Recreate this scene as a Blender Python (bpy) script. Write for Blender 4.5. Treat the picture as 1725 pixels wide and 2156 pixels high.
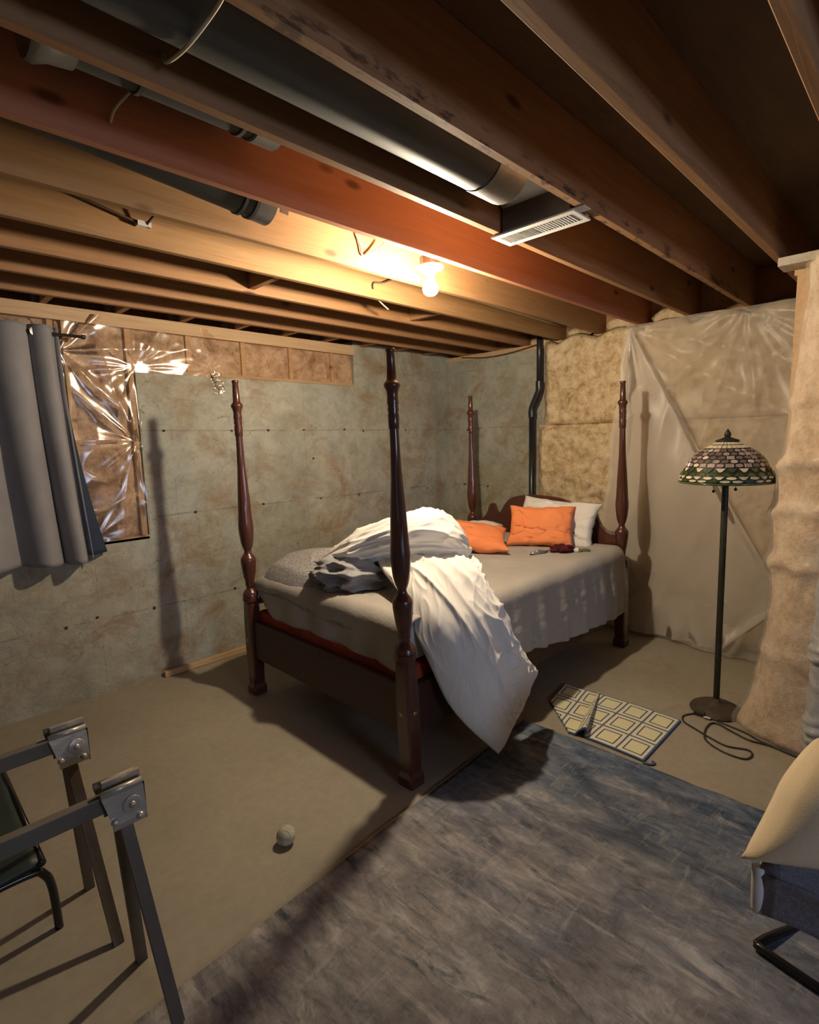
import bpy, bmesh, math, random
from mathutils import Vector, Matrix, noise
random.seed(7)
for o in list(bpy.data.objects): bpy.data.objects.remove(o)
S = bpy.context.scene
COL = S.collection
V = Vector
PI = math.pi

# ------------------------------------------------------------------ camera
cam_d = bpy.data.cameras.new('camera'); cam = bpy.data.objects.new('camera', cam_d); COL.objects.link(cam)
cam_d.sensor_fit = 'HORIZONTAL'; cam_d.sensor_width = 36.0; cam_d.lens = 36.0 * 1134.03 / 1725.0
cam_d.clip_start = 0.03; cam_d.clip_end = 60
fw = V((0.70194758, 0.70012554, -0.13074335)); rt = V((0.7036008, -0.71014678, -0.02524804)); up = V((0.11052376, 0.07426833, 0.9910947))
m = Matrix((rt, up, -fw)).transposed().to_4x4(); m.translation = V((0, 0, 1.5985)); cam.matrix_world = m
S.camera = cam
# ------------------------------------------------------------------ exposure, world, lights
S.view_settings.view_transform = 'Standard'; S.view_settings.look = 'None'
S.view_settings.gamma = 1.0; S.view_settings.use_curve_mapping = False
S.view_settings.exposure = 3.2
W = bpy.data.worlds.new('world'); S.world = W; W.use_nodes = True
W.node_tree.nodes['Background'].inputs[0].default_value = (0.5, 0.6, 0.8, 1); W.node_tree.nodes['Background'].inputs[1].default_value = 0.03
BULB_POWER = 240.0           # emission strength of the bare bulb
BULB_COL = (1.0, 0.82, 0.58)
FILL_POWER = 4.2             # weak cool fill light, added out of view behind the camera
wl = bpy.data.lights.new('added_cool_fill', 'AREA'); wl.shape = 'RECTANGLE'; wl.size = 1.0; wl.size_y = 0.6
wl.energy = FILL_POWER; wl.color = (0.60, 0.72, 1.0)
wo = bpy.data.objects.new('added_cool_fill', wl); COL.objects.link(wo); wo.location = (0.8, -3.30, 1.75)
wo.rotation_euler = (math.radians(90), 0, 0)

# ------------------------------------------------------------------ constants
H = 2.445; JT = 2.715; YW = 3.814; XR = 4.36; XC = 4.45
def jy(k): return 3.594 - 0.3658 * k

# ------------------------------------------------------------------ material helpers
def new_mat(name):
    mt = bpy.data.materials.new(name); mt.use_nodes = True
    nt = mt.node_tree; nt.nodes.clear()
    out = nt.nodes.new('ShaderNodeOutputMaterial'); b = nt.nodes.new('ShaderNodeBsdfPrincipled')
    nt.links.new(b.outputs[0], out.inputs[0])
    return mt, nt, b, out
def nd(nt, typ, **kw):
    n = nt.nodes.new(typ)
    for k, v in kw.items():
        if k.startswith('i_'): n.inputs[int(k[2:])].default_value = v
        else: setattr(n, k, v)
    return n
def coords(nt, kind='Object', scale=(1, 1, 1), rot=(0, 0, 0), loc=(0, 0, 0)):
    tc = nd(nt, 'ShaderNodeTexCoord'); mp = nd(nt, 'ShaderNodeMapping')
    mp.inputs['Scale'].default_value = scale; mp.inputs['Rotation'].default_value = rot; mp.inputs['Location'].default_value = loc
    nt.links.new(tc.outputs[kind], mp.inputs['Vector']); return mp.outputs[0]
def noise_n(nt, vec, scale, detail=4, rough=.55, dist=0.0):
    n = nd(nt, 'ShaderNodeTexNoise'); n.inputs['Scale'].default_value = scale; n.inputs['Detail'].default_value = detail
    n.inputs['Roughness'].default_value = rough; n.inputs['Distortion'].default_value = dist
    nt.links.new(vec, n.inputs['Vector']); return n.outputs['Fac']
def ramp(nt, fac, stops):
    r = nd(nt, 'ShaderNodeValToRGB'); el = r.color_ramp.elements
    while len(el) > 1: el.remove(el[-1])
    el[0].position = stops[0][0]; el[0].color = (*stops[0][1], 1)
    for p, c in stops[1:]:
        e = el.new(p); e.color = (*c, 1)
    nt.links.new(fac, r.inputs[0]); return r.outputs[0]
def gray(nt, fac, a, b): return ramp(nt, fac, [(a, (0, 0, 0)), (b, (1, 1, 1))])
def mix(nt, fac, a, b, mode='MIX'):
    n = nd(nt, 'ShaderNodeMix'); n.data_type = 'RGBA'; n.blend_type = mode
    for s, v in ((n.inputs[0], fac), (n.inputs[6], a), (n.inputs[7], b)):
        if isinstance(v, (int, float)): s.default_value = v
        elif isinstance(v, tuple): s.default_value = (*v, 1)
        else: nt.links.new(v, s)
    return n.outputs[2]
def math_n(nt, op, a, b=None, c=None):
    n = nd(nt, 'ShaderNodeMath'); n.operation = op
    for i, v in enumerate((a, b, c)):
        if v is None: continue
        if isinstance(v, (int, float)): n.inputs[i].default_value = v
        else: nt.links.new(v, n.inputs[i])
    return n.outputs[0]
def bump(nt, b, h, strength=.3, dist=.01):
    n = nd(nt, 'ShaderNodeBump'); n.inputs['Strength'].default_value = strength; n.inputs['Distance'].default_value = dist
    nt.links.new(h, n.inputs['Height']); nt.links.new(n.outputs[0], b.inputs['Normal'])
def set_in(b, **kw):
    for k, v in kw.items():
        b.inputs[k.replace('_', ' ')].default_value = v

def simple(name, c1, c2=None, scale=8, rough=.6, bumps=0.0, bscale=None, metal=0.0, stretch=(1, 1, 1), kind='Object', spec=.5, coat=0.0, bdist=.01):
    mt, nt, b, out = new_mat(name); set_in(b, Roughness=rough, Metallic=metal); b.inputs['Specular IOR Level'].default_value = spec
    if coat: b.inputs['Coat Weight'].default_value = coat; b.inputs['Coat Roughness'].default_value = .12
    v = coords(nt, kind, stretch); c2 = c2 or tuple(x * .75 for x in c1)
    f = noise_n(nt, v, scale, 5, .6)
    nt.links.new(ramp(nt, f, [(.3, c2), (.7, c1)]), b.inputs['Base Color'])
    if bumps: bump(nt, b, noise_n(nt, v, bscale or scale * 3, 4, .6), bumps, bdist)
    return mt

def wood(name, light, dark, stretch=(1.2, 22, 22), rough=.7, knots=True, coat=0.0):
    mt, nt, b, out = new_mat(name); set_in(b, Roughness=rough)
    if coat: b.inputs['Coat Weight'].default_value = coat; b.inputs['Coat Roughness'].default_value = .15
    tc = nd(nt, 'ShaderNodeTexCoord'); oi = nd(nt, 'ShaderNodeObjectInfo')
    off = nd(nt, 'ShaderNodeVectorMath'); off.operation = 'ADD'
    cb = nd(nt, 'ShaderNodeCombineXYZ'); r10 = math_n(nt, 'MULTIPLY', oi.outputs['Random'], 37.0)
    for i in range(3): nt.links.new(r10, cb.inputs[i])
    nt.links.new(tc.outputs['Object'], off.inputs[0]); nt.links.new(cb.outputs[0], off.inputs[1])
    mp = nd(nt, 'ShaderNodeMapping'); mp.inputs['Scale'].default_value = stretch; nt.links.new(off.outputs[0], mp.inputs[0])
    g = noise_n(nt, mp.outputs[0], 1.6, 6, .62, 1.2)
    broad = noise_n(nt, off.outputs[0], 1.1, 3)
    col = ramp(nt, g, [(.28, dark), (.5, tuple((a + c) / 2 for a, c in zip(light, dark))), (.72, light)])
    col = mix(nt, gray(nt, broad, .35, .75), col, mix(nt, .5, col, dark))
    if knots:
        mk = nd(nt, 'ShaderNodeMapping'); mk.inputs['Scale'].default_value = (2.2, 3.5, 5.5); nt.links.new(off.outputs[0], mk.inputs[0])
        vo = nd(nt, 'ShaderNodeTexVoronoi'); nt.links.new(mk.outputs[0], vo.inputs['Vector']); vo.inputs['Scale'].default_value = 1.0
        kf = ramp(nt, vo.outputs['Distance'], [(.05, (1, 1, 1)), (.12, (0, 0, 0))])
        col = mix(nt, kf, col, tuple(x * .35 for x in dark))
    nt.links.new(col, b.inputs['Base Color']); bump(nt, b, g, .15, .004)
    return mt

def concrete_wall(name):
    mt, nt, b, out = new_mat(name); set_in(b, Roughness=.85)
    ge = nd(nt, 'ShaderNodeNewGeometry'); P = ge.outputs['Position']
    sx = nd(nt, 'ShaderNodeSeparateXYZ'); nt.links.new(P, sx.inputs[0])
    def mp(scale):
        q = nd(nt, 'ShaderNodeMapping'); q.inputs['Scale'].default_value = scale; nt.links.new(P, q.inputs[0]); return q.outputs[0]
    base = ramp(nt, noise_n(nt, mp((1, 1, 1)), 1.7, 6, .62), [(.25, (.25, .235, .175)), (.5, (.37, .355, .28)), (.75, (.49, .47, .385))])
    cool = noise_n(nt, mp((.9, .9, .5)), .9, 3)
    base = mix(nt, gray(nt, cool, .45, .7), base, mix(nt, .55, base, (.36, .41, .40)))
    fine = noise_n(nt, mp((1, 1, 1.1)), 9, 9, .74, .5)
    base = mix(nt, .55, base, ramp(nt, fine, [(.3, (.28, .28, .28)), (.55, (.55, .55, .55)), (.8, (.72, .72, .72))]), 'OVERLAY')
    st = noise_n(nt, mp((1.1, 1.1, 1.25)), 2.6, 8, .76, .4)
    st2 = noise_n(nt, mp((1, 1, 1)), .9, 2)
    sf = math_n(nt, 'MULTIPLY', gray(nt, st, .47, .66), gray(nt, st2, .36, .58))
    base = mix(nt, math_n(nt, 'MULTIPLY', sf, .85), base, (.25, .155, .07))
    dk = noise_n(nt, mp((3.2, 3.2, 4)), 3.0, 7, .75, .8)
    base = mix(nt, gray(nt, dk, .61, .72), base, (.14, .115, .07))
    # form joints: thin dark horizontal and vertical seams
    tot = None
    warp = math_n(nt, 'MULTIPLY', math_n(nt, 'SUBTRACT', noise_n(nt, mp((1, 1, 1)), 3.0, 3), .5), .02)
    zz = math_n(nt, 'ADD', sx.outputs[2], warp)
    for z0, w in ((1.71, .0055), (1.13, .007), (.50, .006), (2.29, .003)):
        d = math_n(nt, 'LESS_THAN', math_n(nt, 'ABSOLUTE', math_n(nt, 'SUBTRACT', zz, z0)), w)
        tot = d if tot is None else math_n(nt, 'MAXIMUM', tot, d)
    hx = math_n(nt, 'ADD', sx.outputs[0], sx.outputs[1])
    fr = math_n(nt, 'FRACT', math_n(nt, 'MULTIPLY', math_n(nt, 'SUBTRACT', hx, 4.503), 1 / .549))
    vj = math_n(nt, 'LESS_THAN', math_n(nt, 'ABSOLUTE', math_n(nt, 'SUBTRACT', fr, .5)), .005)
    brk = gray(nt, noise_n(nt, mp((1, 1, 1)), 5, 3), .42, .56)
    lf = math_n(nt, 'MULTIPLY', math_n(nt, 'MAXIMUM', tot, math_n(nt, 'MULTIPLY', vj, .7)), brk)
    base = mix(nt, math_n(nt, 'MULTIPLY', lf, .42), base, (.16, .14, .10))
    nt.links.new(base, b.inputs['Base Color'])
    hgt = math_n(nt, 'SUBTRACT', math_n(nt, 'ADD', fine, math_n(nt, 'MULTIPLY', st, .8)), lf)
    bump(nt, b, hgt, .8, .016)
    return mt

def floor_mat(name):
    mt, nt, b, out = new_mat(name); set_in(b, Roughness=.62)
    v = coords(nt, 'Object')
    c = ramp(nt, noise_n(nt, v, 1.1, 5, .6), [(.3, (.255, .222, .165)), (.7, (.33, .29, .22))])
    c = mix(nt, .35, c, ramp(nt, noise_n(nt, v, 22, 6, .7), [(.3, (.35, .35, .35)), (.7, (.62, .62, .62))]), 'OVERLAY')
    c = mix(nt, gray(nt, noise_n(nt, v, 2.3, 4, .65, 1.0), .6, .75), c, (.25, .215, .155))
    nt.links.new(c, b.inputs['Base Color']); bump(nt, b, noise_n(nt, v, 60, 4), .12, .003)
    return mt

def insulation_mat(name, c1, c2, c3, s=1.0):
    mt, nt, b, out = new_mat(name); set_in(b, Roughness=1.0); b.inputs['Specular IOR Level'].default_value = .05
    v = coords(nt, 'Object', (1, 1, 1.0))
    a = noise_n(nt, v, 13 * s, 8, .70, .25); f = noise_n(nt, v, 60 * s, 6, .75, .5)
    c = ramp(nt, a, [(.34, c3), (.47, c2), (.60, c1)])
    c = mix(nt, .5, c, ramp(nt, f, [(.3, (.3, .3, .3)), (.7, (.68, .68, .68))]), 'OVERLAY')
    nt.links.new(c, b.inputs['Base Color'])
    bump(nt, b, math_n(nt, 'ADD', a, math_n(nt, 'MULTIPLY', f, .5)), .9, .02)
    return mt

def film(name, tint, trans, rough, gl=.5):
    mt, nt, b, out = new_mat(name); nt.nodes.remove(b)
    tr = nd(nt, 'ShaderNodeBsdfTransparent'); df = nd(nt, 'ShaderNodeBsdfDiffuse'); tl = nd(nt, 'ShaderNodeBsdfTranslucent'); gs = nd(nt, 'ShaderNodeBsdfGlossy')
    for n in (df, tl): n.inputs[0].default_value = (*tint, 1)
    gs.inputs['Roughness'].default_value = rough
    m1 = nd(nt, 'ShaderNodeMixShader'); m1.inputs[0].default_value = .42; nt.links.new(df.outputs[0], m1.inputs[1]); nt.links.new(tl.outputs[0], m1.inputs[2])
    fn = nd(nt, 'ShaderNodeFresnel'); fn.inputs[0].default_value = 1.5
    m2 = nd(nt, 'ShaderNodeMixShader'); nt.links.new(fn.outputs[0], m2.inputs[0]); nt.links.new(m1.outputs[0], m2.inputs[1]); nt.links.new(gs.outputs[0], m2.inputs[2])
    fr = nd(nt, 'ShaderNodeLayerWeight'); fr.inputs[0].default_value = .35
    fac = math_n(nt, 'MINIMUM', math_n(nt, 'ADD', 1 - trans, math_n(nt, 'MULTIPLY', fr.outputs['Facing'], gl)), .97)
    ms = nd(nt, 'ShaderNodeMixShader'); nt.links.new(fac, ms.inputs[0]); nt.links.new(tr.outputs[0], ms.inputs[1]); nt.links.new(m2.outputs[0], ms.inputs[2])
    nt.links.new(ms.outputs[0], out.inputs[0]); return mt
def clear_film(name):
    mt, nt, b, out = new_mat(name); nt.nodes.remove(b)
    tr = nd(nt, 'ShaderNodeBsdfTransparent'); tr.inputs[0].default_value = (.93, .90, .86, 1)
    gl = nd(nt, 'ShaderNodeBsdfGlossy'); gl.inputs['Roughness'].default_value = .20; gl.inputs['Color'].default_value = (1, .97, .93, 1)
    fr = nd(nt, 'ShaderNodeFresnel'); fr.inputs[0].default_value = 1.55
    fac = math_n(nt, 'ADD', math_n(nt, 'MULTIPLY', fr.outputs[0], 1.6), .03)
    ms = nd(nt, 'ShaderNodeMixShader'); nt.links.new(math_n(nt, 'MINIMUM', fac, .9), ms.inputs[0]); nt.links.new(tr.outputs[0], ms.inputs[1]); nt.links.new(gl.outputs[0], ms.inputs[2])
    nt.links.new(ms.outputs[0], out.inputs[0]); return mt

def rug_mat(name):
    mt, nt, b, out = new_mat(name); set_in(b, Roughness=.95); b.inputs['Specular IOR Level'].default_value = .15
    v1 = coords(nt, 'Object', (2.6, 1.15, 1)); v = coords(nt, 'Object')
    sx = nd(nt, 'ShaderNodeSeparateXYZ'); nt.links.new(v, sx.inputs[0])
    st = noise_n(nt, v1, 3.0, 8, .72, .4)
    c = ramp(nt, st, [(.30, (.10, .095, .10)), (.45, (.19, .176, .172)), (.57, (.28, .262, .25)), (.70, (.46, .43, .40))])
    bl = ramp(nt, st, [(.30, (.020, .036, .075)), (.46, (.068, .098, .155)), (.6, (.145, .172, .228)), (.74, (.31, .32, .35))])
    px = gray(nt, sx.outputs[0], .25, .95)
    big = noise_n(nt, v, 1.7, 4, .6)
    bf = gray(nt, math_n(nt, 'ADD', math_n(nt, 'MULTIPLY', px, .42), math_n(nt, 'MULTIPLY', big, .75)), .50, .78)
    px2 = nd(nt, 'ShaderNodeMapRange'); nt.links.new(sx.outputs[0], px2.inputs[0]); px2.inputs[1].default_value = 0.7; px2.inputs[2].default_value = 2.45
    bf = gray(nt, math_n(nt, 'ADD', math_n(nt, 'MULTIPLY', px2.outputs[0], .50), math_n(nt, 'MULTIPLY', big, .62)), .45, .80)
    c = mix(nt, bf, c, bl)
    ink = noise_n(nt, coords(nt, 'Object', (5.5, 1.6, 1)), 2.6, 6, .7, .8)
    c = mix(nt, gray(nt, ink, .55, .72), c, (.045, .065, .078))
    ink2 = noise_n(nt, coords(nt, 'Object', (1.5, 7.5, 1), loc=(7, 2, 0)), 2.6, 7, .75, .5)
    c = mix(nt, math_n(nt, 'MULTIPLY', gray(nt, ink2, .56, .70), .55), c, (.06, .08, .095))
    pale2 = noise_n(nt, coords(nt, 'Object', (1.6, 8, 1), loc=(1, 9, 0)), 2.6, 8, .78, .4)
    c = mix(nt, math_n(nt, 'MULTIPLY', gray(nt, pale2, .56, .72), .5), c, (.44, .42, .39))
    pale = noise_n(nt, coords(nt, 'Object', (6, 1.3, 1), loc=(3, 5, 0)), 2.4, 7, .75, .6)
    c = mix(nt, math_n(nt, 'MULTIPLY', gray(nt, pale, .54, .72), .7), c, (.47, .44, .39))
    c = mix(nt, .40, c, ramp(nt, noise_n(nt, coords(nt, 'Object', (1, .6, 1)), 34, 6, .75), [(.3, (.30, .30, .30)), (.7, (.68, .68, .68))]), 'OVERLAY')
    nt.links.new(c, b.inputs['Base Color']); bump(nt, b, noise_n(nt, v, 160, 3), .35, .004)
    return mt

def mat_pattern(name):
    mt, nt, b, out = new_mat(name); set_in(b, Roughness=.95)
    tc = nd(nt, 'ShaderNodeTexCoord'); sx = nd(nt, 'ShaderNodeSeparateXYZ'); nt.links.new(tc.outputs['UV'], sx.inputs[0])
    def cell(o, n): return math_n(nt, 'ABSOLUTE', math_n(nt, 'SUBTRACT', math_n(nt, 'FRACT', math_n(nt, 'MULTIPLY', o, n)), .5))
    d = math_n(nt, 'MAXIMUM', cell(sx.outputs[0], 3), cell(sx.outputs[1], 5))
    c = ramp(nt, d, [(.0, (.64, .60, .38)), (.285, (.64, .60, .38)), (.29, (.075, .08, .075)), (.335, (.075, .08, .075)), (.34, (.62, .60, .50)), (.455, (.62, .60, .50)), (.462, (.10, .11, .10))])
    c.node.color_ramp.interpolation = 'CONSTANT'
    def edge(o): return math_n(nt, 'GREATER_THAN', math_n(nt, 'ABSOLUTE', math_n(nt, 'SUBTRACT', o, .5)), .487)
    e = math_n(nt, 'MAXIMUM', edge(sx.outputs[0]), edge(sx.outputs[1]))
    c = mix(nt, e, c, (.10, .13, .21))
    nt.links.new(c, b.inputs['Base Color'])
    bump(nt, b, noise_n(nt, tc.outputs['UV'], 160, 3), .3, .004)
    return mt

def cloth(name, c1, c2=None, scale=300, rough=.95, heather=False, bs=.25):
    mt, nt, b, out = new_mat(name); set_in(b, Roughness=rough); b.inputs['Specular IOR Level'].default_value = .15
    v = coords(nt, 'Object'); c2 = c2 or tuple(x * .86 for x in c1)
    f = noise_n(nt, v, 3 if not heather else 130, 3 if not heather else 2)
    nt.links.new(ramp(nt, f, [(.36, c2), (.64, c1)]), b.inputs['Base Color'])
    bump(nt, b, noise_n(nt, v, scale, 2), bs, .003)
    return mt

MT = {}
MT['concrete'] = concrete_wall('poured_concrete')
MT['floor'] = floor_mat('concrete_slab')
MT['joist'] = wood('fir_joist', (.40, .215, .095), (.25, .12, .05))
MT['joist_red'] = wood('red_fir_joist', (.47, .20, .105), (.36, .135, .068))
MT['joist_yellow'] = wood('pale_fir_joist', (.36, .205, .088), (.25, .13, .05))
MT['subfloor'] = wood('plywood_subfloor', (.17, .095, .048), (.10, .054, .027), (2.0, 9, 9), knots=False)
MT['pine'] = wood('pine_plate', (.60, .42, .25), (.44, .28, .15))
MT['bedwood'] = wood('mahogany', (.105, .033, .020), (.052, .015, .010), (16, 16, 1.0), rough=.30, knots=False, coat=.5)
MT['bedrail'] = wood('mahogany_rail', (.055, .018, .011), (.030, .009, .006), (1.2, 1.2, 18), rough=.5, knots=False)
MT['batt'] = insulation_mat('bare_fibreglass', (.80, .66, .45), (.66, .50, .30), (.40, .27, .14))
MT['batt_poly'] = insulation_mat('fibreglass_under_film', (.70, .53, .39), (.54, .38, .26), (.32, .21, .13), .75)
MT['batt_pink'] = insulation_mat('pale_fibreglass', (.74, .60, .45), (.64, .48, .33), (.50, .35, .22), .6)
MT['poly'] = film('milky_poly_sheet', (.84, .78, .70), .62, .32, .30)
MT['poly2'] = film('milky_poly_flap', (.86, .82, .76), .46, .36, .30)
MT['clear'] = clear_film('clear_poly_film')
MT['plastic_wrap'] = film('partition_poly', (.74, .68, .60), .86, .28, .30)
MT['galv'] = simple('galvanised_steel', (.115, .12, .125), (.07, .075, .08), 5, .62, metal=.75, stretch=(.4, 3, 3))
MT['galv_dull'] = simple('dull_tin', (.30, .30, .30), (.18, .18, .185), 6, .42, .1, metal=.8)
MT['white_metal'] = simple('white_enamel', (.80, .80, .78), (.74, .74, .72), 6, .4)
MT['black_abs'] = simple('black_pipe', (.018, .021, .027), (.012, .014, .018), 6, .32)
MT['porcelain'] = simple('white_porcelain', (.86, .85, .80), (.80, .79, .74), 6, .35)
MT['boxmetal'] = simple('grey_box', (.30, .29, .26), (.22, .21, .19), 6, .5, metal=.3)
MT['wire'] = simple('cable_jacket', (.62, .54, .40), (.54, .46, .33), 20, .5)
MT['wire_dark'] = simple('dark_cable', (.10, .06, .035), (.07, .04, .022), 20, .6)
MT['duvet'] = cloth('white_cotton', (.80, .78, .745), (.77, .75, .715), 220, bs=.12)
MT['lining'] = cloth('grey_lining', (.36, .355, .37), (.25, .25, .265), 200, bs=.2)
MT['coverlet'] = cloth('grey_quilt', (.40, .375, .34), (.35, .33, .298), 70, bs=.6)
MT['heather'] = cloth('heather_blanket', (.42, .41, .40), (.16, .16, .17), 240, heather=True, bs=.5)
MT['orange'] = cloth('orange_linen', (.82, .27, .105), (.76, .235, .085), 260)
MT['whitepillow'] = cloth('white_percale', (.78, .75, .70), None, 260)
MT['redcover'] = cloth('rust_box_cover', (.40, .075, .032), (.30, .05, .022), 200)
MT['mattress'] = cloth('ivory_ticking', (.60, .57, .50), None, 200)
MT['maroon'] = cloth('maroon_knit', (.105, .018, .022), (.06, .01, .013), 160, bs=.8)
MT['silver'] = simple('silver_foil', (.55, .55, .54), (.30, .30, .30), 30, .25, .5, metal=.8)
MT['cream_plastic'] = simple('cream_plastic', (.80, .76, .62), None, 6, .4)
MT['olive'] = simple('olive_plastic', (.12, .12, .08), None, 20, .5)
MT['brass'] = simple('aged_brass', (.55, .42, .20), (.30, .22, .10), 20, .32, metal=.9)
MT['lampmetal'] = simple('bronze_green', (.030, .032, .020), (.018, .019, .012), 40, .45, .3, metal=.3)
MT['lampbase'] = simple('bronze_base', (.085, .065, .042), (.055, .042, .027), 40, .55, .5, metal=.3)
for nme, c in (('g_white', (.66, .60, .44)), ('g_purple', (.15, .105, .105)), ('g_mauve', (.36, .27, .25)), ('g_green', (.055, .085, .035)), ('g_cream', (.70, .62, .42)), ('g_pink', (.46, .36, .32))):
    MT[nme] = simple('art_glass_' + nme[2:], c, tuple(x * .7 for x in c), 40, .18, coat=.4)
MT['rug'] = rug_mat('distressed_rug')
MT['mat'] = mat_pattern('lattice_mat')
MT['bindg'] = cloth('rug_binding', (.30, .285, .26), None, 200)
MT['matback'] = cloth('blue_backing', (.08, .12, .20), None, 200)
MT['curtain'] = cloth('grey_curtain', (.27, .265, .275), (.225, .22, .235), 150)
MT['curtain_dark'] = cloth('navy_lining', (.035, .05, .085), None, 150)
MT['rod'] = simple('dark_rod', (.035, .025, .022), None, 9, .4, metal=.3)
MT['ball'] = simple('dirty_ball', (.52, .49, .36), (.30, .27, .17), 14, .8, .3)
MT['saw'] = simple('zinc_bracket', (.55, .51, .45), (.38, .35, .30), 14, .30, .15, metal=.45)
MT['sawleg'] = simple('sawhorse_leg', (.145, .115, .085), (.105, .082, .06), 14, .55)
MT['sawbeam'] = simple('sawhorse_beam', (.15, .132, .105), (.11, .095, .075), 10, .55)
MT['chairseat'] = simple('dark_green_vinyl', (.022, .034, .026), (.014, .022, .018), 12, .55)
MT['blacktube'] = simple('black_tube', (.012, .011, .010), None, 9, .22)
MT['cream'] = cloth('cream_cushion', (.74, .62, .43), (.70, .58, .40), 260)
MT['lavmesh'] = cloth('lavender_mesh', (.29, .28, .33), (.21, .205, .25), 330, heather=True, bs=.6)
MT['offwhite'] = simple('off_white_strap', (.66, .63, .62), None, 8, .6)
MT['greyroll'] = simple('grey_wrap', (.44, .44, .44), (.30, .30, .31), 9, .35, .3, stretch=(1, 1, 6))
MT['whiteboard'] = wood('weathered_board', (.62, .56, .46), (.40, .33, .24))
MT['hole'] = simple('rust_hole', (.055, .04, .025), None, 20, .9)
MT['glass'] = simple('night_glass', (.02, .025, .03), None, 4, .08)
MT['cord'] = simple('brown_cord', (.028, .020, .012), None, 9, .5)

# ------------------------------------------------------------------ mesh helpers
def link(o, parent=None):
    COL.objects.link(o)
    if parent: o.parent = parent
    return o
def meshobj(name, verts, faces, mat=None, parent=None, smooth=False, uvs=None):
    me = bpy.data.meshes.new(name); me.from_pydata([tuple(v) for v in verts], [], faces); me.validate(); me.update()
    if smooth:
        me.polygons.foreach_set('use_smooth', [True] * len(me.polygons))
    if mat: me.materials.append(MT[mat])
    if uvs:
        ul = me.uv_layers.new(name='UVMap')
        for lp in me.loops: ul.data[lp.index].uv = uvs[lp.vertex_index]
    return link(bpy.data.objects.new(name, me), parent)
def tag(o, label, cat, group=None):
    o['label'] = label; o['category'] = cat
    if group: o['group'] = group
    return o
def thing(name, label, cat, loc=(0, 0, 0), group=None):
    o = bpy.data.objects.new(name, None); COL.objects.link(o); o.location = loc; o.empty_display_size = .1
    return tag(o, label, cat, group)
def struct(o): o['kind'] = 'structure'; return o
def copy_tree(o, parent=None):
    c = o.copy(); COL.objects.link(c); c.parent = parent
    for ch in list(o.children): copy_tree(ch, c)
    return c
def bev(o, w=.004, seg=2):
    md = o.modifiers.new('bevel', 'BEVEL'); md.width = w; md.segments = seg; md.limit_method = 'ANGLE'; return o
BOXF = [(0, 3, 2, 1), (4, 5, 6, 7), (0, 1, 5, 4), (1, 2, 6, 5), (2, 3, 7, 6), (3, 0, 4, 7)]
def boxv(x0, x1, y0, y1, z0, z1): return [(x0, y0, z0), (x1, y0, z0), (x1, y1, z0), (x0, y1, z0), (x0, y0, z1), (x1, y0, z1), (x1, y1, z1), (x0, y1, z1)]
def box(name, b, mat, parent=None, bw=0):
    o = meshobj(name, boxv(*b), BOXF, mat, parent)
    if bw: bev(o, bw)
    return o
def boxes(name, bs, mat, parent=None):
    vs, fs = [], []
    for b in bs:
        n = len(vs); vs += boxv(*b); fs += [tuple(i + n for i in f) for f in BOXF]
    return meshobj(name, vs, fs, mat, parent)
def bar(name, a, b, w, h, mat, parent=None, upv=V((0, 0, 1)), bw=0):
    a, b = V(a), V(b); d = (b - a).normalized(); s = d.cross(upv)
    if s.length < 1e-4: s = d.cross(V((1, 0, 0)))
    s.normalize(); t = s.cross(d)
    vs = []
    for p in (a, b):
        for i, j in ((-1, -1), (1, -1), (1, 1), (-1, 1)): vs.append(p + s * (i * w / 2) + t * (j * h / 2))
    o = meshobj(name, vs, [(0, 1, 2, 3), (7, 6, 5, 4), (0, 4, 5, 1), (1, 5, 6, 2), (2, 6, 7, 3), (3, 7, 4, 0)], mat, parent)
    if bw: bev(o, bw)
    return o
def lathe_data(prof, seg=24, center=V((0, 0, 0)), axis=None, cap=True):
    vs, fs = [], []
    if axis is None: ax, e1, e2 = V((0, 0, 1)), V((1, 0, 0)), V((0, 1, 0))
    else:
        ax = V(axis).normalized(); e1 = ax.orthogonal().normalized(); e2 = ax.cross(e1)
    for z, r in prof:
        for i in range(seg):
            a = 2 * PI * i / seg; vs.append(V(center) + ax * z + e1 * (r * math.cos(a)) + e2 * (r * math.sin(a)))
    for j in range(len(prof) - 1):
        for i in range(seg):
            k = (i + 1) % seg; fs.append((j * seg + i, j * seg + k, (j + 1) * seg + k, (j + 1) * seg + i))
    if cap:
        fs.append(tuple(range(seg - 1, -1, -1))); n = (len(prof) - 1) * seg; fs.append(tuple(n + i for i in range(seg)))
    return vs, fs
def lathe(name, prof, mat, parent=None, seg=24, center=(0, 0, 0), axis=None, smooth=True):
    vs, fs = lathe_data(prof, seg, V(center), axis)
    o = meshobj(name, vs, fs, mat, parent, smooth)
    if smooth:
        md = o.modifiers.new('es', 'EDGE_SPLIT'); md.split_angle = math.radians(50)
    return o
def catmull(pts, n):
    pts = [V(p) for p in pts]; out = []; N = len(pts)
    for i in range(N - 1):
        p0 = pts[max(i - 1, 0)]; p1 = pts[i]; p2 = pts[i + 1]; p3 = pts[min(i + 2, N - 1)]
        for k in range(n):
            t = k / n; t2 = t * t; t3 = t2 * t
            out.append(.5 * ((2 * p1) + (p2 - p0) * t + (2 * p0 - 5 * p1 + 4 * p2 - p3) * t2 + (3 * p1 - p0 - 3 * p2 + p3) * t3))
    out.append(pts[-1]); return out
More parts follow.
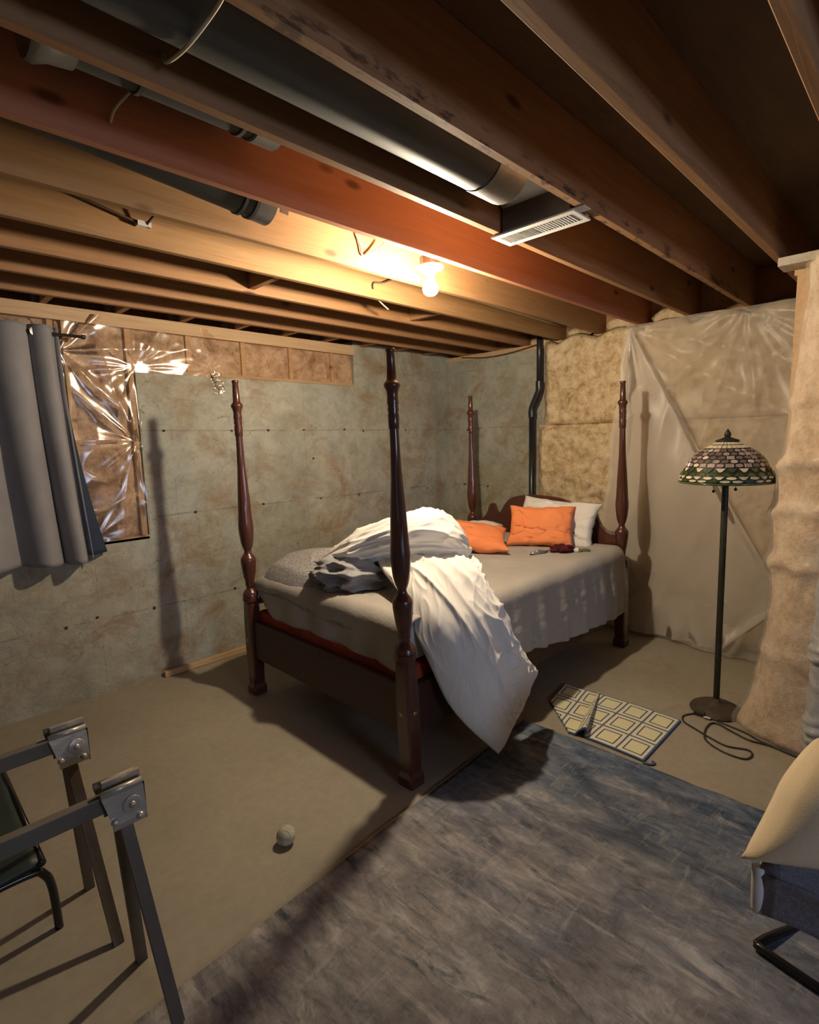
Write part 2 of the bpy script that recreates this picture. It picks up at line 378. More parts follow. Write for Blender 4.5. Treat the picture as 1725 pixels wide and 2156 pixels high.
def tube(name, pts, r, mat, parent=None, seg=8, smooth_n=0):
    P = catmull(pts, smooth_n) if smooth_n else [V(p) for p in pts]
    vs, fs = [], []; prev = None
    for i, p in enumerate(P):
        d = (P[min(i + 1, len(P) - 1)] - P[max(i - 1, 0)]).normalized()
        if prev is None: e1 = d.orthogonal().normalized()
        else:
            e1 = prev - d * prev.dot(d)
            e1 = e1.normalized() if e1.length > 1e-5 else d.orthogonal().normalized()
        prev = e1; e2 = d.cross(e1); rr = r[i] if isinstance(r, list) else r
        for k in range(seg):
            a = 2 * PI * k / seg; vs.append(p + e1 * (rr * math.cos(a)) + e2 * (rr * math.sin(a)))
    for j in range(len(P) - 1):
        for i in range(seg):
            k = (i + 1) % seg; fs.append((j * seg + i, j * seg + k, (j + 1) * seg + k, (j + 1) * seg + i))
    fs.append(tuple(range(seg - 1, -1, -1))); n = (len(P) - 1) * seg; fs.append(tuple(n + i for i in range(seg)))
    return meshobj(name, vs, fs, mat, parent, True)
def surf(name, nu, nv, fn, mat, parent=None, thick=0.0, keep=None, flip=False):
    vs = [fn(i / nu, j / nv) for j in range(nv + 1) for i in range(nu + 1)]
    uv = [(i / nu, j / nv) for j in range(nv + 1) for i in range(nu + 1)]
    fs = []
    for j in range(nv):
        for i in range(nu):
            if keep and not keep((i + .5) / nu, (j + .5) / nv): continue
            a = j * (nu + 1) + i; f = (a, a + 1, a + nu + 2, a + nu + 1); fs.append(f[::-1] if flip else f)
    o = meshobj(name, vs, fs, mat, parent, True, uv)
    if thick:
        md = o.modifiers.new('solid', 'SOLIDIFY'); md.thickness = thick; md.offset = -1
    return o
def fbm(p, s, o=4): return noise.fractal(V(p) * s, 1.0, 2.0, o)
def ridge(p, k=2.0): return (1 - min(1, abs(noise.noise(V(p))) * 1.8)) ** k
def sstep(a, b, x):
    t = max(0, min(1, (x - a) / (b - a))); return t * t * (3 - 2 * t)
def closed_sheet(name, nu, nv, fc, thf, thb, mat, parent=None, wr=None):
    """closed puffy body: centre sheet fc(u,v) pushed out both ways along its normal"""
    C = [[fc(i / nu, j / nv) for i in range(nu + 1)] for j in range(nv + 1)]
    def nrm(i, j):
        a = C[j][min(i + 1, nu)] - C[j][max(i - 1, 0)]; b = C[min(j + 1, nv)][i] - C[max(j - 1, 0)][i]
        n = a.cross(b); return n.normalized() if n.length > 1e-9 else V((0, 0, 1))
    vs, fs = [], []; N = (nu + 1) * (nv + 1)
    for side in (1, -1):
        for j in range(nv + 1):
            for i in range(nu + 1):
                u, v = i / nu, j / nv; n = nrm(i, j); p = C[j][i]
                e = (4 * u * (1 - u)) ** .5 * (4 * v * (1 - v)) ** .5
                t = (thf(u, v) if side > 0 else thb(u, v)) * e ** .75 + .004
                if wr: t += wr(u, v, p, side) * min(1, e * 2.2)
                vs.append(p + n * (t * side))
    for j in range(nv):
        for i in range(nu):
            a = j * (nu + 1) + i; f = (a, a + 1, a + nu + 2, a + nu + 1)
            fs.append(f); fs.append(tuple(N + k for k in f[::-1]))
    ring = [i for i in range(nu)] + [nu + j * (nu + 1) for j in range(nv)] + [nv * (nu + 1) + i for i in range(nu, 0, -1)] + [j * (nu + 1) for j in range(nv, 0, -1)]
    for a, b in zip(ring, ring[1:] + ring[:1]): fs.append((b, a, N + a, N + b))
    return meshobj(name, vs, fs, mat, parent, True)
def ctrl_fn(G):
    """bicubic (Catmull-Rom) evaluation of a control grid G[row][col]"""
    R, Cn = len(G), len(G[0]); G = [[V(p) for p in r] for r in G]
    def cr(p0, p1, p2, p3, t): return .5 * ((2 * p1) + (p2 - p0) * t + (2 * p0 - 5 * p1 + 4 * p2 - p3) * t * t + (3 * p1 - p0 - 3 * p2 + p3) * t ** 3)
    def ev(row, u):
        x = u * (Cn - 1); i = min(int(x), Cn - 2); t = x - i
        return cr(row[max(i - 1, 0)], row[i], row[i + 1], row[min(i + 2, Cn - 1)], t)
    def f(u, v):
        y = v * (R - 1); j = min(int(y), R - 2); t = y - j
        return cr(ev(G[max(j - 1, 0)], u), ev(G[j], u), ev(G[j + 1], u), ev(G[min(j + 2, R - 1)], u), t)
    return f
def pillow(name, c, ax, ay, w, h, t, mat, label, cat='pillow', seed=0, parent=None, group=None, sag=0.0, wrk=.004, shear=False, rc=0.0, wb=.018):
    ax = V(ax).normalized(); ay = V(ay); ay = (ay if shear else ay - ax * ay.dot(ax)).normalized(); az = ax.cross(ay).normalized(); c = V(c)
    def fc(u, v):
        x, y = u * 2 - 1, v * 2 - 1
        kx = 1 - .10 * (1 - abs(y) ** 2) * abs(x) ** 3; ky = 1 - .10 * (1 - abs(x) ** 2) * abs(y) ** 3
        wob = fbm((x * 1.3 + seed, y * 1.3, seed), 1.0, 3) * wb
        kc = rc * (max(0, -x) * max(0, y)) ** 1.5
        return c + ax * (x * w / 2 * kx + kc * w * .22) + ay * (y * h / 2 * ky - kc * h * .20) + az * (wob - sag * x * x * w)
    def wr(u, v, p, s):
        return wrk * (ridge((u * 6 + seed * 3, v * 5, s * 3.1 + seed), 3) - .4) * max(abs(2 * u - 1), abs(2 * v - 1)) ** 2 * 1.6 + wb * .28 * fbm((u * 7, v * 7, seed), 1, 3)
    o = closed_sheet(name, 44, 34, fc, lambda u, v: t * .55, lambda u, v: t * .5, mat, parent, wr)
    if label: tag(o, label, cat, group)
    return o

# ================================================================== SETTING
fl = struct(box('floor', (-3.2, 4.9, -3.6, 4.2, -.12, 0), 'floor'))
# --- left wall: poured concrete with a lowered ledge and a window opening
wallL = struct(boxes('wall_left', [(-3.2, 4.75, YW, YW + .25, 0, 1.0), (1.312, 4.75, YW, YW + .25, 1.0, 2.10), (3.16, 4.75, YW, YW + .25, 2.10, 2.485), (-3.2, -.45, YW, YW + .25, 1.0, 2.10)], 'concrete'))
plate = box('top_plate', (-3.2, 3.16, YW - .022, YW + .12, 2.362, H), 'pine', wallL, .003)
box('sill_plate', (1.30, 3.16, YW + .006, YW + .12, 2.085, 2.12), 'pine', wallL, .003)
for x in (-.4, .02, .44, .86, 1.285, 1.68, 2.096, 2.514, 2.93):
    z0 = 2.12 if x > 1.3 else (1.0 if x > 1.2 else 2.1)
    box('stud', (x - .017, x + .017, YW + .004, YW + .10, z0, 2.362), 'pine', wallL)
box('stud', (.915, .949, YW + .004, YW + .10, 1.0, 2.362), 'pine', wallL)
box('window_sill_board', (-.45, 1.312, YW + .0, YW + .12, .985, 1.012), 'pine', wallL)
def insul_panel(name, x0, x1, z0, z1, y, mat, parent, sd=0, puff=.018):
    n = max(8, int((x1 - x0) / .02)); k = max(8, int((z1 - z0) / .02))
    def fn(u, v):
        x = x0 + (x1 - x0) * u; z = z0 + (z1 - z0) * v
        e = min(1, 8 * min(u, 1 - u, v, 1 - v))
        return V((x, y - puff * e * (.55 + 1.2 * fbm((x + sd, z, 1), 5, 4)), z))
    return surf(name, n, k, fn, mat, parent)
for i, (a, b) in enumerate(((1.30, 1.663), (1.697, 2.079), (2.113, 2.497), (2.531, 2.913), (2.947, 3.155))):
    insul_panel('insulation_panel', a, b, 2.12, 2.362, YW + .022, 'batt_poly', wallL, i * 3)
insul_panel('insulation_panel', .95, 1.268, 1.012, 2.10, YW + .035, 'batt_poly', wallL, 21, .03)
insul_panel('insulation_panel', -.45, 1.30, 2.10, 2.362, YW + .03, 'batt_poly', wallL, 33)
hv, hf = lathe_data([(0, .011), (.006, .009), (.010, .004)], 8, V((0, 0, 0)), (0, -1, 0))
hm = bpy.data.meshes.new('tie_hole'); hm.from_pydata([tuple(v) for v in hv], [], hf); hm.materials.append(MT['hole'])
for (x, z) in ((1.464, 1.71), (1.961, 1.708), (2.269, 1.71), (2.603, 1.712), (3.03, 1.715), (3.25, 1.702), (3.8, 1.706), (2.188, 1.133), (2.744, 1.127), (3.171, 1.122), (4.096, 1.11), (3.6, 1.12), (.771, .498), (1.3, .498), (.947, .521), (2.685, 1.473), (1.64, 1.13), (.4, .50), (2.9, .5), (1.9, .51)):
    o = link(bpy.data.objects.new('tie_hole', hm), wallL); o.location = (x, YW, z); o.scale = (1, 1, random.uniform(.6, 1.2))
# --- right wall (concrete, mostly hidden by insulation)
wallR = struct(boxes('wall_right', [(XC, XC + .25, -3.6, YW, 0, 2.40)], 'concrete'))
box('sill_plate', (XC - .01, XC + .15, -3.6, YW, 2.40, H), 'pine', wallR)
for (y, z) in ((3.554, 1.698), (2.787, 1.69), (3.3, 1.12), (3.6, 1.13)):
    o = link(bpy.data.objects.new('tie_hole', hm), wallR); o.location = (XC, y, z); o.rotation_euler = (0, 0, -PI / 2)
# --- walls behind the camera
wb = struct(boxes('wall_back', [(-3.25, -3.0, -3.6, YW + .2, 0, 2.45)], 'concrete'))
wf = struct(boxes('wall_front', [(-3.2, 4.75, -3.6, -3.35, 0, 1.4), (-3.2, .25, -3.6, -3.35, 1.4, 2.45), (1.35, 4.75, -3.6, -3.35, 1.4, 2.45), (.25, 1.35, -3.6, -3.35, 2.1, 2.45)], 'concrete'))
w2 = struct(box('added_window', (.25, 1.35, -3.50, -3.46, 1.4, 2.1), 'glass'))  # unseen window, added to account for the cool fill light
boxes('window_frame', [(.25, 1.35, -3.46, -3.38, 1.4, 1.44), (.25, 1.35, -3.46, -3.38, 2.06, 2.1), (.25, .29, -3.46, -3.38, 1.4, 2.1), (1.31, 1.35, -3.46, -3.38, 1.4, 2.1)], 'white_metal', w2)
w1 = struct(box('window_1', (-.43, .91, YW + .10, YW + .115, 1.02, 2.09), 'glass'))
boxes('window_frame', [(-.45, .915, YW + .06, YW + .12, 1.012, 1.06), (-.45, .915, YW + .06, YW + .12, 2.05, 2.10), (-.45, -.40, YW + .06, YW + .12, 1.06, 2.05), (.865, .915, YW + .06, YW + .12, 1.06, 2.05), (.21, .255, YW + .06, YW + .12, 1.06, 2.05)], 'white_metal', w1)
# --- ceiling: subfloor with joists, blocking and rim
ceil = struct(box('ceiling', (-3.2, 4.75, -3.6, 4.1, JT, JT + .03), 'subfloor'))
jm = bpy.data.meshes.new('joist'); jm.from_pydata(boxv(-3.2, 4.52, -.0175, .0175, H, JT), [], BOXF)
jms = {}
def spotted():
    mt = MT['joist'].copy(); mt.name = 'stained_joist'; nt = mt.node_tree; b = [n for n in nt.nodes if n.type == 'BSDF_PRINCIPLED'][0]
    src = b.inputs['Base Color'].links[0].from_socket
    v = coords(nt, 'Object', (3.0, 6, 9)); sx = nd(nt, 'ShaderNodeSeparateXYZ'); nt.links.new(coords(nt, 'Object'), sx.inputs[0])
    low = ramp(nt, math_n(nt, 'SUBTRACT', sx.outputs[2], H), [(.0, (1, 1, 1)), (.02, (1, 1, 1)), (.06, (0, 0, 0))])
    f = math_n(nt, 'MULTIPLY', gray(nt, noise_n(nt, v, 3.0, 5, .6), .52, .60), low)
    nt.links.new(mix(nt, math_n(nt, 'MULTIPLY', f, .85), src, (.05, .022, .010)), b.inputs['Base Color'])
    return mt
MT['joist_spot'] = spotted()
for k in range(0, 20):
    key = {5: 'joist_red', 4: 'joist_yellow', 3: 'joist_yellow', 7: 'joist_spot'}.get(k, 'joist')
    if key not in jms:
        q = jm.copy(); q.materials.append(MT[key]); jms[key] = q
    o = link(bpy.data.objects.new('joist', jms[key]), ceil); o.location = (0, jy(k), 0); bev(o, .003, 1)
box('rim_board', (4.52, 4.56, -3.6, 4.1, H, JT), 'joist', ceil)
box('rim_board', (-3.2, 4.52, YW + .20, YW + .24, H, JT), 'joist', ceil)
bm_ = bpy.data.meshes.new('blocking'); bm_.from_pydata(boxv(-.0175, .0175, jy(0) + .018, YW + .20, H + .002, H + .24), [], BOXF); bm_.materials.append(MT['joist'])
for i in range(-8, 9):
    x = .831 + .4045 * i
    if x > 4.5: continue
    o = link(bpy.data.objects.new('blocking', bm_), ceil); o.location = (x, 0, 0)
for (xa, ka) in ((1.62, 2), (2.9, 2)):
    box('blocking', (xa, xa + .035, jy(ka + 1) + .018, jy(ka) - .018, H + .02, JT), 'joist', ceil)
# metal cleat of the blocked joist by the partition
# --- partition end wrapped in insulation and plastic
wp = struct(box('wall_partition', (3.30, 3.42, -1.6, .58, 0, 2.36), 'pine'))
box('top_plate', (3.20, 3.34, -1.6, .645, 2.385, 2.425), 'whiteboard', wp, .003)
box('filler_board', (3.34, 3.46, -1.6, .60, 2.36, 2.44), 'pine', wp)
def part_shape(off, amp, sd):
    pth = [(3.47, -1.6), (3.47, .40), (3.455, .60), (3.40, .69), (3.31, .715), (3.22, .675), (3.155, .59), (3.12, .48), (3.10, .30), (3.10, -.2), (3.10, -.8), (3.10, -1.6)]
    P = catmull([(x, y, 0) for x, y in pth], 10); n = len(P) - 1
    def fn(u, v):
        p = P[min(n, int(round(u * n)))]; q = P[min(n, int(round(u * n)) + 1)]; r = P[max(0, int(round(u * n)) - 1)]
        t = (q - r).normalized(); nn = V((t.y, -t.x, 0)); z = v * 2.40
        cr = 0
        for z0, w, a in ((1.44, .035, .028), (1.20, .03, .02), (.93, .035, .026), (1.75, .03, .014), (.45, .04, .012)):
            zz = z - z0 - .04 * noise.noise(V((u * 9, z0, sd))); cr -= a * math.exp(-(zz / w) ** 2)
        d = off + cr * amp + amp * .028 * fbm((p.x * 2 + sd, p.y * 2, z), 1.6, 4) + .02 * amp * math.sin(z * 2.1 + 1)
        d -= .03 * sstep(2.25, 2.40, z) + .018 * sstep(.12, 0, z)
        lean = (-.19 * (z / 2.4) ** .7 - .02 * (z / 2.4)) * sstep(.1, .5, p.y + .2)
        return V((p.x, p.y + lean, z + .004)) - nn * d
    return fn, n
f1, n1 = part_shape(.0, 1.0, 3.0)
surf('insulation_batt', n1, 110, f1, 'batt_pink', wp, .02)
def f2(u, v):
    p = f1(u, v); c = V((3.32, p.y - .05 if p.y < .5 else .45, p.z)); d = (p - c); d.z = 0
    return p + d.normalized() * (.010 + .010 * max(0, noise.noise(V((p.x * 9, p.y * 9, p.z * 2.2))) + .3) + .02 * sstep(.35, .05, p.z) * ridge((p.x * 3, p.y * 3, p.z * 2), 2))
surf('plastic_wrap', n1, 110, f2, 'plastic_wrap', wp)

# ================================================================== INSULATION AND PLASTIC ON THE RIGHT WALL
def batt(name, y0, y1, z0, z1, x, label, sd, top_wave=0.0):
    nu = int(abs(y1 - y0) / .016); nv = int((z1 - z0) / .016)
    def fn(u, v):
        y = y0 + (y1 - y0) * u
        zt = z1
        if top_wave:
            ph = ((3.594 - y) / .3658) % 1.0; zt = z1 + top_wave * math.sin(ph * PI) + .02 * noise.noise(V((y * 7, sd, 0)))
        z = z0 + (zt - z0) * v
        e = sstep(0, .045, v) * sstep(0, .05 if top_wave else .04, 1 - v) * sstep(0, .03, u)
        d = .085 * (.35 + .65 * e) + e * (.030 * fbm((y + sd, z, 2), 5.5, 5) + .012 * fbm((y, z + sd, 7), 22, 3))
        yy = y + (0.014 * noise.noise(V((z * 16, sd, 4))) + .008 * noise.noise(V((z * 45, sd, 9)))) * sstep(.06, 0, u)
        return V((x - d, yy, z))
    o = surf(name, nu, nv, fn, 'batt', None, .02); return tag(o, label, 'insulation')
batt('insulation_batt', 2.63, .40, 1.70, 2.425, XC, 'upper tan fibreglass batt against the wall beside the black pipe', 1.0, .05)
batt('insulation_batt', 2.69, .40, .01, 1.715, XC, 'lower tan fibreglass batt behind the headboard and plastic sheet', 5.0)
for (y, zz, sd) in ((2.31, 2.50, 3), (1.95, 2.50, 5), (1.58, 2.50, 8), (2.68, 2.47, 11)):
    def fn(u, v, y=y, zz=zz, sd=sd):
        a = u * 2 * PI; b = (v - .5) * PI
        r = 1 + .25 * fbm((math.cos(a) * 1.2 + sd, math.sin(a) * 1.2, v * 2), 1.5, 3)
        return V((4.46 + .045 * r * math.cos(b) * math.cos(a), y + .13 * r * math.cos(b) * math.sin(a), zz + .055 * r * math.sin(b)))
    o = surf('insulation_tuft', 20, 12, fn, 'batt', None)
    tag(o, {3: 'pale insulation tuft stuffed in the joist bay nearest the batt corner', 5: 'pale insulation tuft stuffed in the joist bay above the bare batt', 8: 'pale insulation tuft stuffed in the joist bay above the sheet peak', 11: 'small insulation tuft stuffed above the top of the black pipe'}[sd], 'insulation')
pl = thing('plastic_sheet', 'milky translucent plastic sheet hanging over the insulation behind the floor lamp', 'plastic sheet', (4.33, 1.2, 0))
ST = [(1.815, 2.42), (1.033, 2.44)]
def sheet_d(y, z, sd):
    d = .012
    for i, (sy, sz) in enumerate(ST):
        dy, dz = y - sy, z - sz; r = math.hypot(dy, dz) + 1e-4; a = math.atan2(dy, -dz)
        d += (.016 + .055 * min(1, r)) * math.exp(-r / 1.6) * (ridge((a * 2.4 + sd + i * 5.3, r * .25, i + sd), 1.5) - .3)
    d += .03 * fbm((y * 1.0 + sd, z * .35, 3), 2.2, 3) + .012 * (ridge((y * 3.5 + z * .8 + sd, z * .9, 6), 2) - .3) + .05 * sstep(.35, 0, z) * ridge((y * 5, z * 3, sd), 1.5)
    return max(.0, d)
def edge_y(z): return 1.83 + .26 * (1 - z / 2.42) ** .8 + .015 * math.sin(z * 9)
def fs1(u, v):
    z = .012 + 2.43 * v; yl = 1.85; y = yl + (.60 - yl) * u
    top = -.03 * math.sin(((3.594 - y) / .3658 % 1) * PI) * 0
    return V((4.345 - sheet_d(y, z, 0) - .02 - .06 * sstep(.5, 0, z) * sstep(1.5, 1.0, y), y - .0, z + top)) - V((0, 4.33 * 0, 0))
def loc(o, base=(4.33, 1.2, 0)):
    for v_ in o.data.vertices: v_.co -= V(base)
    return o
loc(surf('main_sheet', 90, 120, fs1, 'poly', pl))
def fs2(u, v):
    # flap bounded by the left edge and the diagonal fold
    z = 2.42 - 2.39 * v; yl = edge_y(z)
    yd = 1.80 - (2.43 - z) * .56 if z > .45 else 1.80 - 1.98 * .56 + (.45 - z) * .9
    y = yl + (yd - yl) * u
    curl = .035 * math.exp(-((1 - u) / .05) ** 2) * sstep(0, .1, v)
    return V((4.318 - sheet_d(y, z, 4.2) - .012 - curl - .03 * sstep(.4, 0, z), y, z))
loc(surf('folded_flap', 90, 120, fs2, 'poly2', pl))

# clear film over the framed strip and beside the curtain on the left wall
cf = thing('plastic_film', 'shiny clear plastic film stapled over insulation beside the curtain', 'plastic film', (1.0, YW, 2.0))
FS = [(1.285, 1.64), (.89, 2.19), (1.313, 2.12), (1.829, 2.14), (.97, 1.02)]
def film_d(x, z):
    d = .006
    for i, (sx, sz) in enumerate(FS):
        r = math.hypot(x - sx, z - sz) + 1e-4; a = math.atan2(z - sz, x - sx)
        amp = (.034, .040, .014, .008, .010)[i]
        d += amp * min(1, r / .10) * math.exp(-r / .40) * (ridge((a * 2.0 + i * 7.7, r * .5, i * 2.3), 1.5) - .35)
    d += .014 * fbm((x, z, 5), 2.4, 2) + .006 * ridge((x * 3, z * 4, 2.2), 3)
    return max(.001, d)
def ff1(u, v):
    x = .62 + (1.312 - .62) * u; z = 1.005 + (2.42 - 1.005) * v
    return V((x - 1.0, -.006 - film_d(x, z), z - 2.0))
surf('film', 80, 150, ff1, 'clear', cf)
def ff2(u, v):
    x = 1.312 + (3.16 - 1.312) * u; z = 2.09 + (2.42 - 2.09) * v
    f = 1 - .55 * sstep(1.7, 2.3, x)
    return V((x - 1.0, -.006 - film_d(x, z) * f, z - 2.0))
surf('film', 170, 40, ff2, 'clear', cf)
def ff3(u, v):
    x = 1.80 + .09 * u + .02 * v; z = 2.13 - .16 * v
    return V((x - 1.0, -.02 - .02 * ridge((u * 3, v * 4, 1), 2) - .02 * v, z - 2.0))
surf('loose_tail', 10, 16, ff3, 'clear', cf)

# ================================================================== DRAIN PIPE
dp = thing('drain_pipe', 'black plastic drain pipe running down the concrete corner beside the headboard', 'pipe', (4.36, 2.66, 0))
def P(x, y, z): return (x - 4.36, y - 2.66, z)
tube('pipe', [P(4.37, 2.66, 2.70), P(4.37, 2.66, 2.06)], .026, 'black_abs', dp, 16)
tube('pipe_offset', [P(4.37, 2.66, 2.09), P(4.37, 2.66, 2.03), P(4.37, 2.68, 1.98), P(4.37, 2.715, 1.91), P(4.37, 2.735, 1.86), P(4.37, 2.735, 1.80)], .031, 'black_abs', dp, 16, 5)
tube('pipe', [P(4.37, 2.735, 1.84), P(4.37, 2.735, .0)], .027, 'black_abs', dp, 16)
for (y, z) in ((2.66, 2.075), (2.735, 1.815)):
    lathe('coupling', [(-.03, .030), (-.028, .034), (.028, .034), (.03, .030)], 'black_abs', dp, 16, P(4.37, y, z))

# ================================================================== DUCTS, REGISTER, BULB, CABLES
def duct(y, x0, x1, z, r, label, extras=True, rings=()):
    d = thing('round_duct', label, 'duct', ((x0 + x1) / 2, y, z))
    c = (x0 + x1) / 2
    lathe('pipe', [(x0 - c, r), (x1 - c, r)], 'galv', d, 28, (0, 0, 0), (1, 0, 0))
    for xr in rings:
        lathe('ring', [(-.008, r), (-.006, r + .006), (.006, r + .006), (.008, r)], 'galv', d, 28, (xr - c, 0, 0), (1, 0, 0))
    return d, c
dA, cA = duct((jy(6) + jy(7)) / 2, -2.9, 1.66, 2.56, .105, 'large galvanised round duct leading to the white ceiling register', rings=(.35,))
dB, cB = duct((jy(5) + jy(6)) / 2, 0.42, 1.0, 2.605, .072, 'galvanised round duct in the bay right of the red joist', rings=(.91, .95, .62))
dC, cC = duct((jy(4) + jy(5)) / 2, 0.30, 1.19, 2.575, .078, 'galvanised round duct ending beside the pale joist near the bulb', rings=(1.10, 1.145))
dC.rotation_euler = (0, math.radians(5.5), 0)
for d, c, x1, r in ((dB, cB, 1.0, .075), (dC, cC, 1.19, .078)):
    lathe('end_cap', [(-.05, r + .004), (.03, r + .004), (.034, r - .004)], 'galv_dull', d, 28, (x1 - c, 0, 0), (1, 0, 0))
    box('hanger_tab', (x1 - c + .03, x1 - c + .065, -.09, -.085, -.06, -.01), 'white_metal', d)
    lathe('elbow_collar', [(-.05, r + .020), (-.03, r + .024), (.0, r + .012), (.05, r + .006)], 'galv_dull', d, 28, (-abs(x1 - c), 0, 0), (1, 0, 0))
# boot and register under duct A
def L(x0, x1, y0, y1, z0, z1): return (x0 - cA, x1 - cA, y0 - dA.location.y, y1 - dA.location.y, z0 - 2.56, z1 - 2.56)
ym = (jy(6) + jy(7)) / 2
def boot_mesh():
    o = dA.location; xa, xb, y0, y1 = 1.955, 2.105, ym - .15, ym + .15
    lo = [V((xa, y0, H - .002)), V((xb, y0, H - .002)), V((xb, y1, H - .002)), V((xa, y1, H - .002))]
    mid = [V((xa, y0, H + .085)), V((xb, y0, H + .085)), V((xb, y1, H + .085)), V((xa, y1, H + .085))]
    hi = [V((1.72, ym - .11, 2.655)), V((2.06, ym - .11, 2.66)), V((2.06, ym + .11, 2.66)), V((1.72, ym + .11, 2.655))]
    vs = [p - o for p in lo + mid + hi]; fs = []
    for j in (0, 4):
        for i in range(4): k = (i + 1) % 4; fs.append((j + i, j + k, j + 4 + k, j + 4 + i))
    fs.append((8, 9, 10, 11))
    ob = meshobj('boot', vs, fs, 'galv_dull', dA); md = ob.modifiers.new('s', 'SOLIDIFY'); md.thickness = .003
boot_mesh()
lathe('boot_collar', [(-.06, .108), (.10, .108), (.105, .10)], 'galv_dull', dA, 28, (1.66 - cA, 0, 0), (1, 0, 0))
box('mounting_strip', L(1.965, 2.02, jy(7) - .02, ym - .13, H - .004, H - .001), 'offwhite', dA)
rg = boxes('register', [L(1.962, 2.102, ym - .16, ym - .135, H - .010, H - .003), L(1.962, 2.102, ym + .19, ym + .215, H - .010, H - .003), L(1.962, 1.992, ym - .135, ym + .19, H - .010, H - .003), L(2.072, 2.102, ym - .135, ym + .19, H - .010, H - .003), L(1.992, 2.072, ym + .018, ym + .037, H - .010, H - .003)], 'white_metal', dA)
lm = bpy.data.meshes.new('louver'); lm.from_pydata(boxv(-.04, .04, -.0015, .0015, -.008, .008), [], BOXF); lm.materials.append(MT['white_metal'])
for i in range(26):
    y = ym - .128 + .316 * i / 25
    o = link(bpy.data.objects.new('louver', lm), rg); o.location = (2.032 - cA, y - ym, H - .004 - 2.56); o.rotation_euler = (.35 if y < ym + .03 else -.35, 0, 0)

lf = thing('ceiling_light', 'bare glowing bulb in a white porcelain holder under the red joist', 'ceiling light', (2.045, 1.855, H))
lathe('junction_box', [(.0, .042), (.0, .05), (.042, .05), (.045, .045)], 'boxmetal', lf, 8, (0, 0, -.005), smooth=False)
lathe('holder', [(.0, .064), (-.006, .067), (-.014, .06), (-.022, .04), (-.034, .025), (-.044, .022)][::-1], 'porcelain', lf, 28, (0, 0, -.006))
lathe('socket_ring', [(-.012, .0165), (.0, .0165)], 'boxmetal', lf, 20, (0, 0, -.050))
mtb, ntb, bb, ob_ = new_mat('lit_bulb'); em = nd(ntb, 'ShaderNodeEmission'); em.inputs[0].default_value = (*BULB_COL, 1); em.inputs[1].default_value = BULB_POWER
ntb.links.new(em.outputs[0], ob_.inputs[0]); MT['bulb'] = mtb
lathe('bulb', [(-.006, .004), (-.003, .020), (.008, .033), (.024, .038), (.040, .036), (.056, .027), (.070, .018), (.078, .015)], 'bulb', lf, 24, (0, 0, -.138))

def cable(pts, r, mat, label, n=6):
    b = V(pts[0]); o = tube('cable', [V(p) - b for p in pts], r, mat, None, 6, n); o.location = b; return tag(o, label, 'cable')
j6 = jy(6) - .020; j5 = jy(5) - .020; j4 = jy(4) - .020; j3 = jy(3) - .020
cable([(.60, j6 - .002, 2.515), (.59, j6 - .04, 2.475), (.585, 1.216, 2.448), (.60, jy(7) + .06, 2.475), (.61, jy(7) + .02, 2.52)], .0045, 'wire', 'pale hanger wire slung under the largest duct')
cable([(.592, j5 - .004, 2.508), (.605, j5 - .01, 2.545), (.645, j5 - .02, 2.60), (.685, j5 - .03, 2.65), (.69, j5 - .03, 2.71)], .0045, 'wire', 'short pale cable hanging in front of the red joist')
cable([(-1.5, j3 - .008, 2.67), (.3, j3 - .008, 2.63), (.62, j3 - .012, 2.585), (.93, j3 - .02, 2.522), (.945, j3 - .03, 2.53), (.99, j3 - .08, 2.60), (1.0, j3 - .15, 2.66)], .0055, 'wire_dark', 'dark cable sagging along the pale joist on the left')
cable([(1.62, j3 - .006, 2.66), (2.2, j3 - .006, 2.615), (2.9, j3 - .006, 2.585), (4.4, j3 - .006, 2.56)], .0055, 'wire', 'long cable running along the joist behind the bulb')
cable([(1.79, j4 - .004, 2.60), (1.815, j4 - .008, 2.55), (1.832, j4 - .008, 2.503), (1.90, j4 - .02, 2.54), (1.955, j4 - .04, 2.59), (1.96, j4 - .05, 2.70)], .005, 'wire', 'V shaped cable stapled to the bright yellow joist')
cable([(2.30, jy(3) + .02, 2.452), (2.38, jy(3) + .06, 2.440), (2.45, jy(3) + .09, 2.43)], .005, 'wire', 'short cable end poking below the joists left of the bulb')
cable([(2.22, j3 - .01, 2.49), (2.225, j3 - .012, 2.525), (2.30, j3 - .02, 2.54), (2.42, j3 - .05, 2.60)], .005, 'wire_dark', 'hooked cable stub just behind the glowing bulb')
tg = box('cable_clip', (.905, .96, j3 - .03, j3 + .003, 2.515, 2.535), 'offwhite'); tag(tg, 'white cable clip where the dark cable meets the joist', 'cable clip')
cable([(4.40, 2.70, 2.435), (4.41, 3.0, 2.40), (4.42, 3.3, 2.395), (4.43, 3.60, 2.43)], .005, 'wire_dark', 'thin dark cable drooping along the top of the concrete near the pipe')

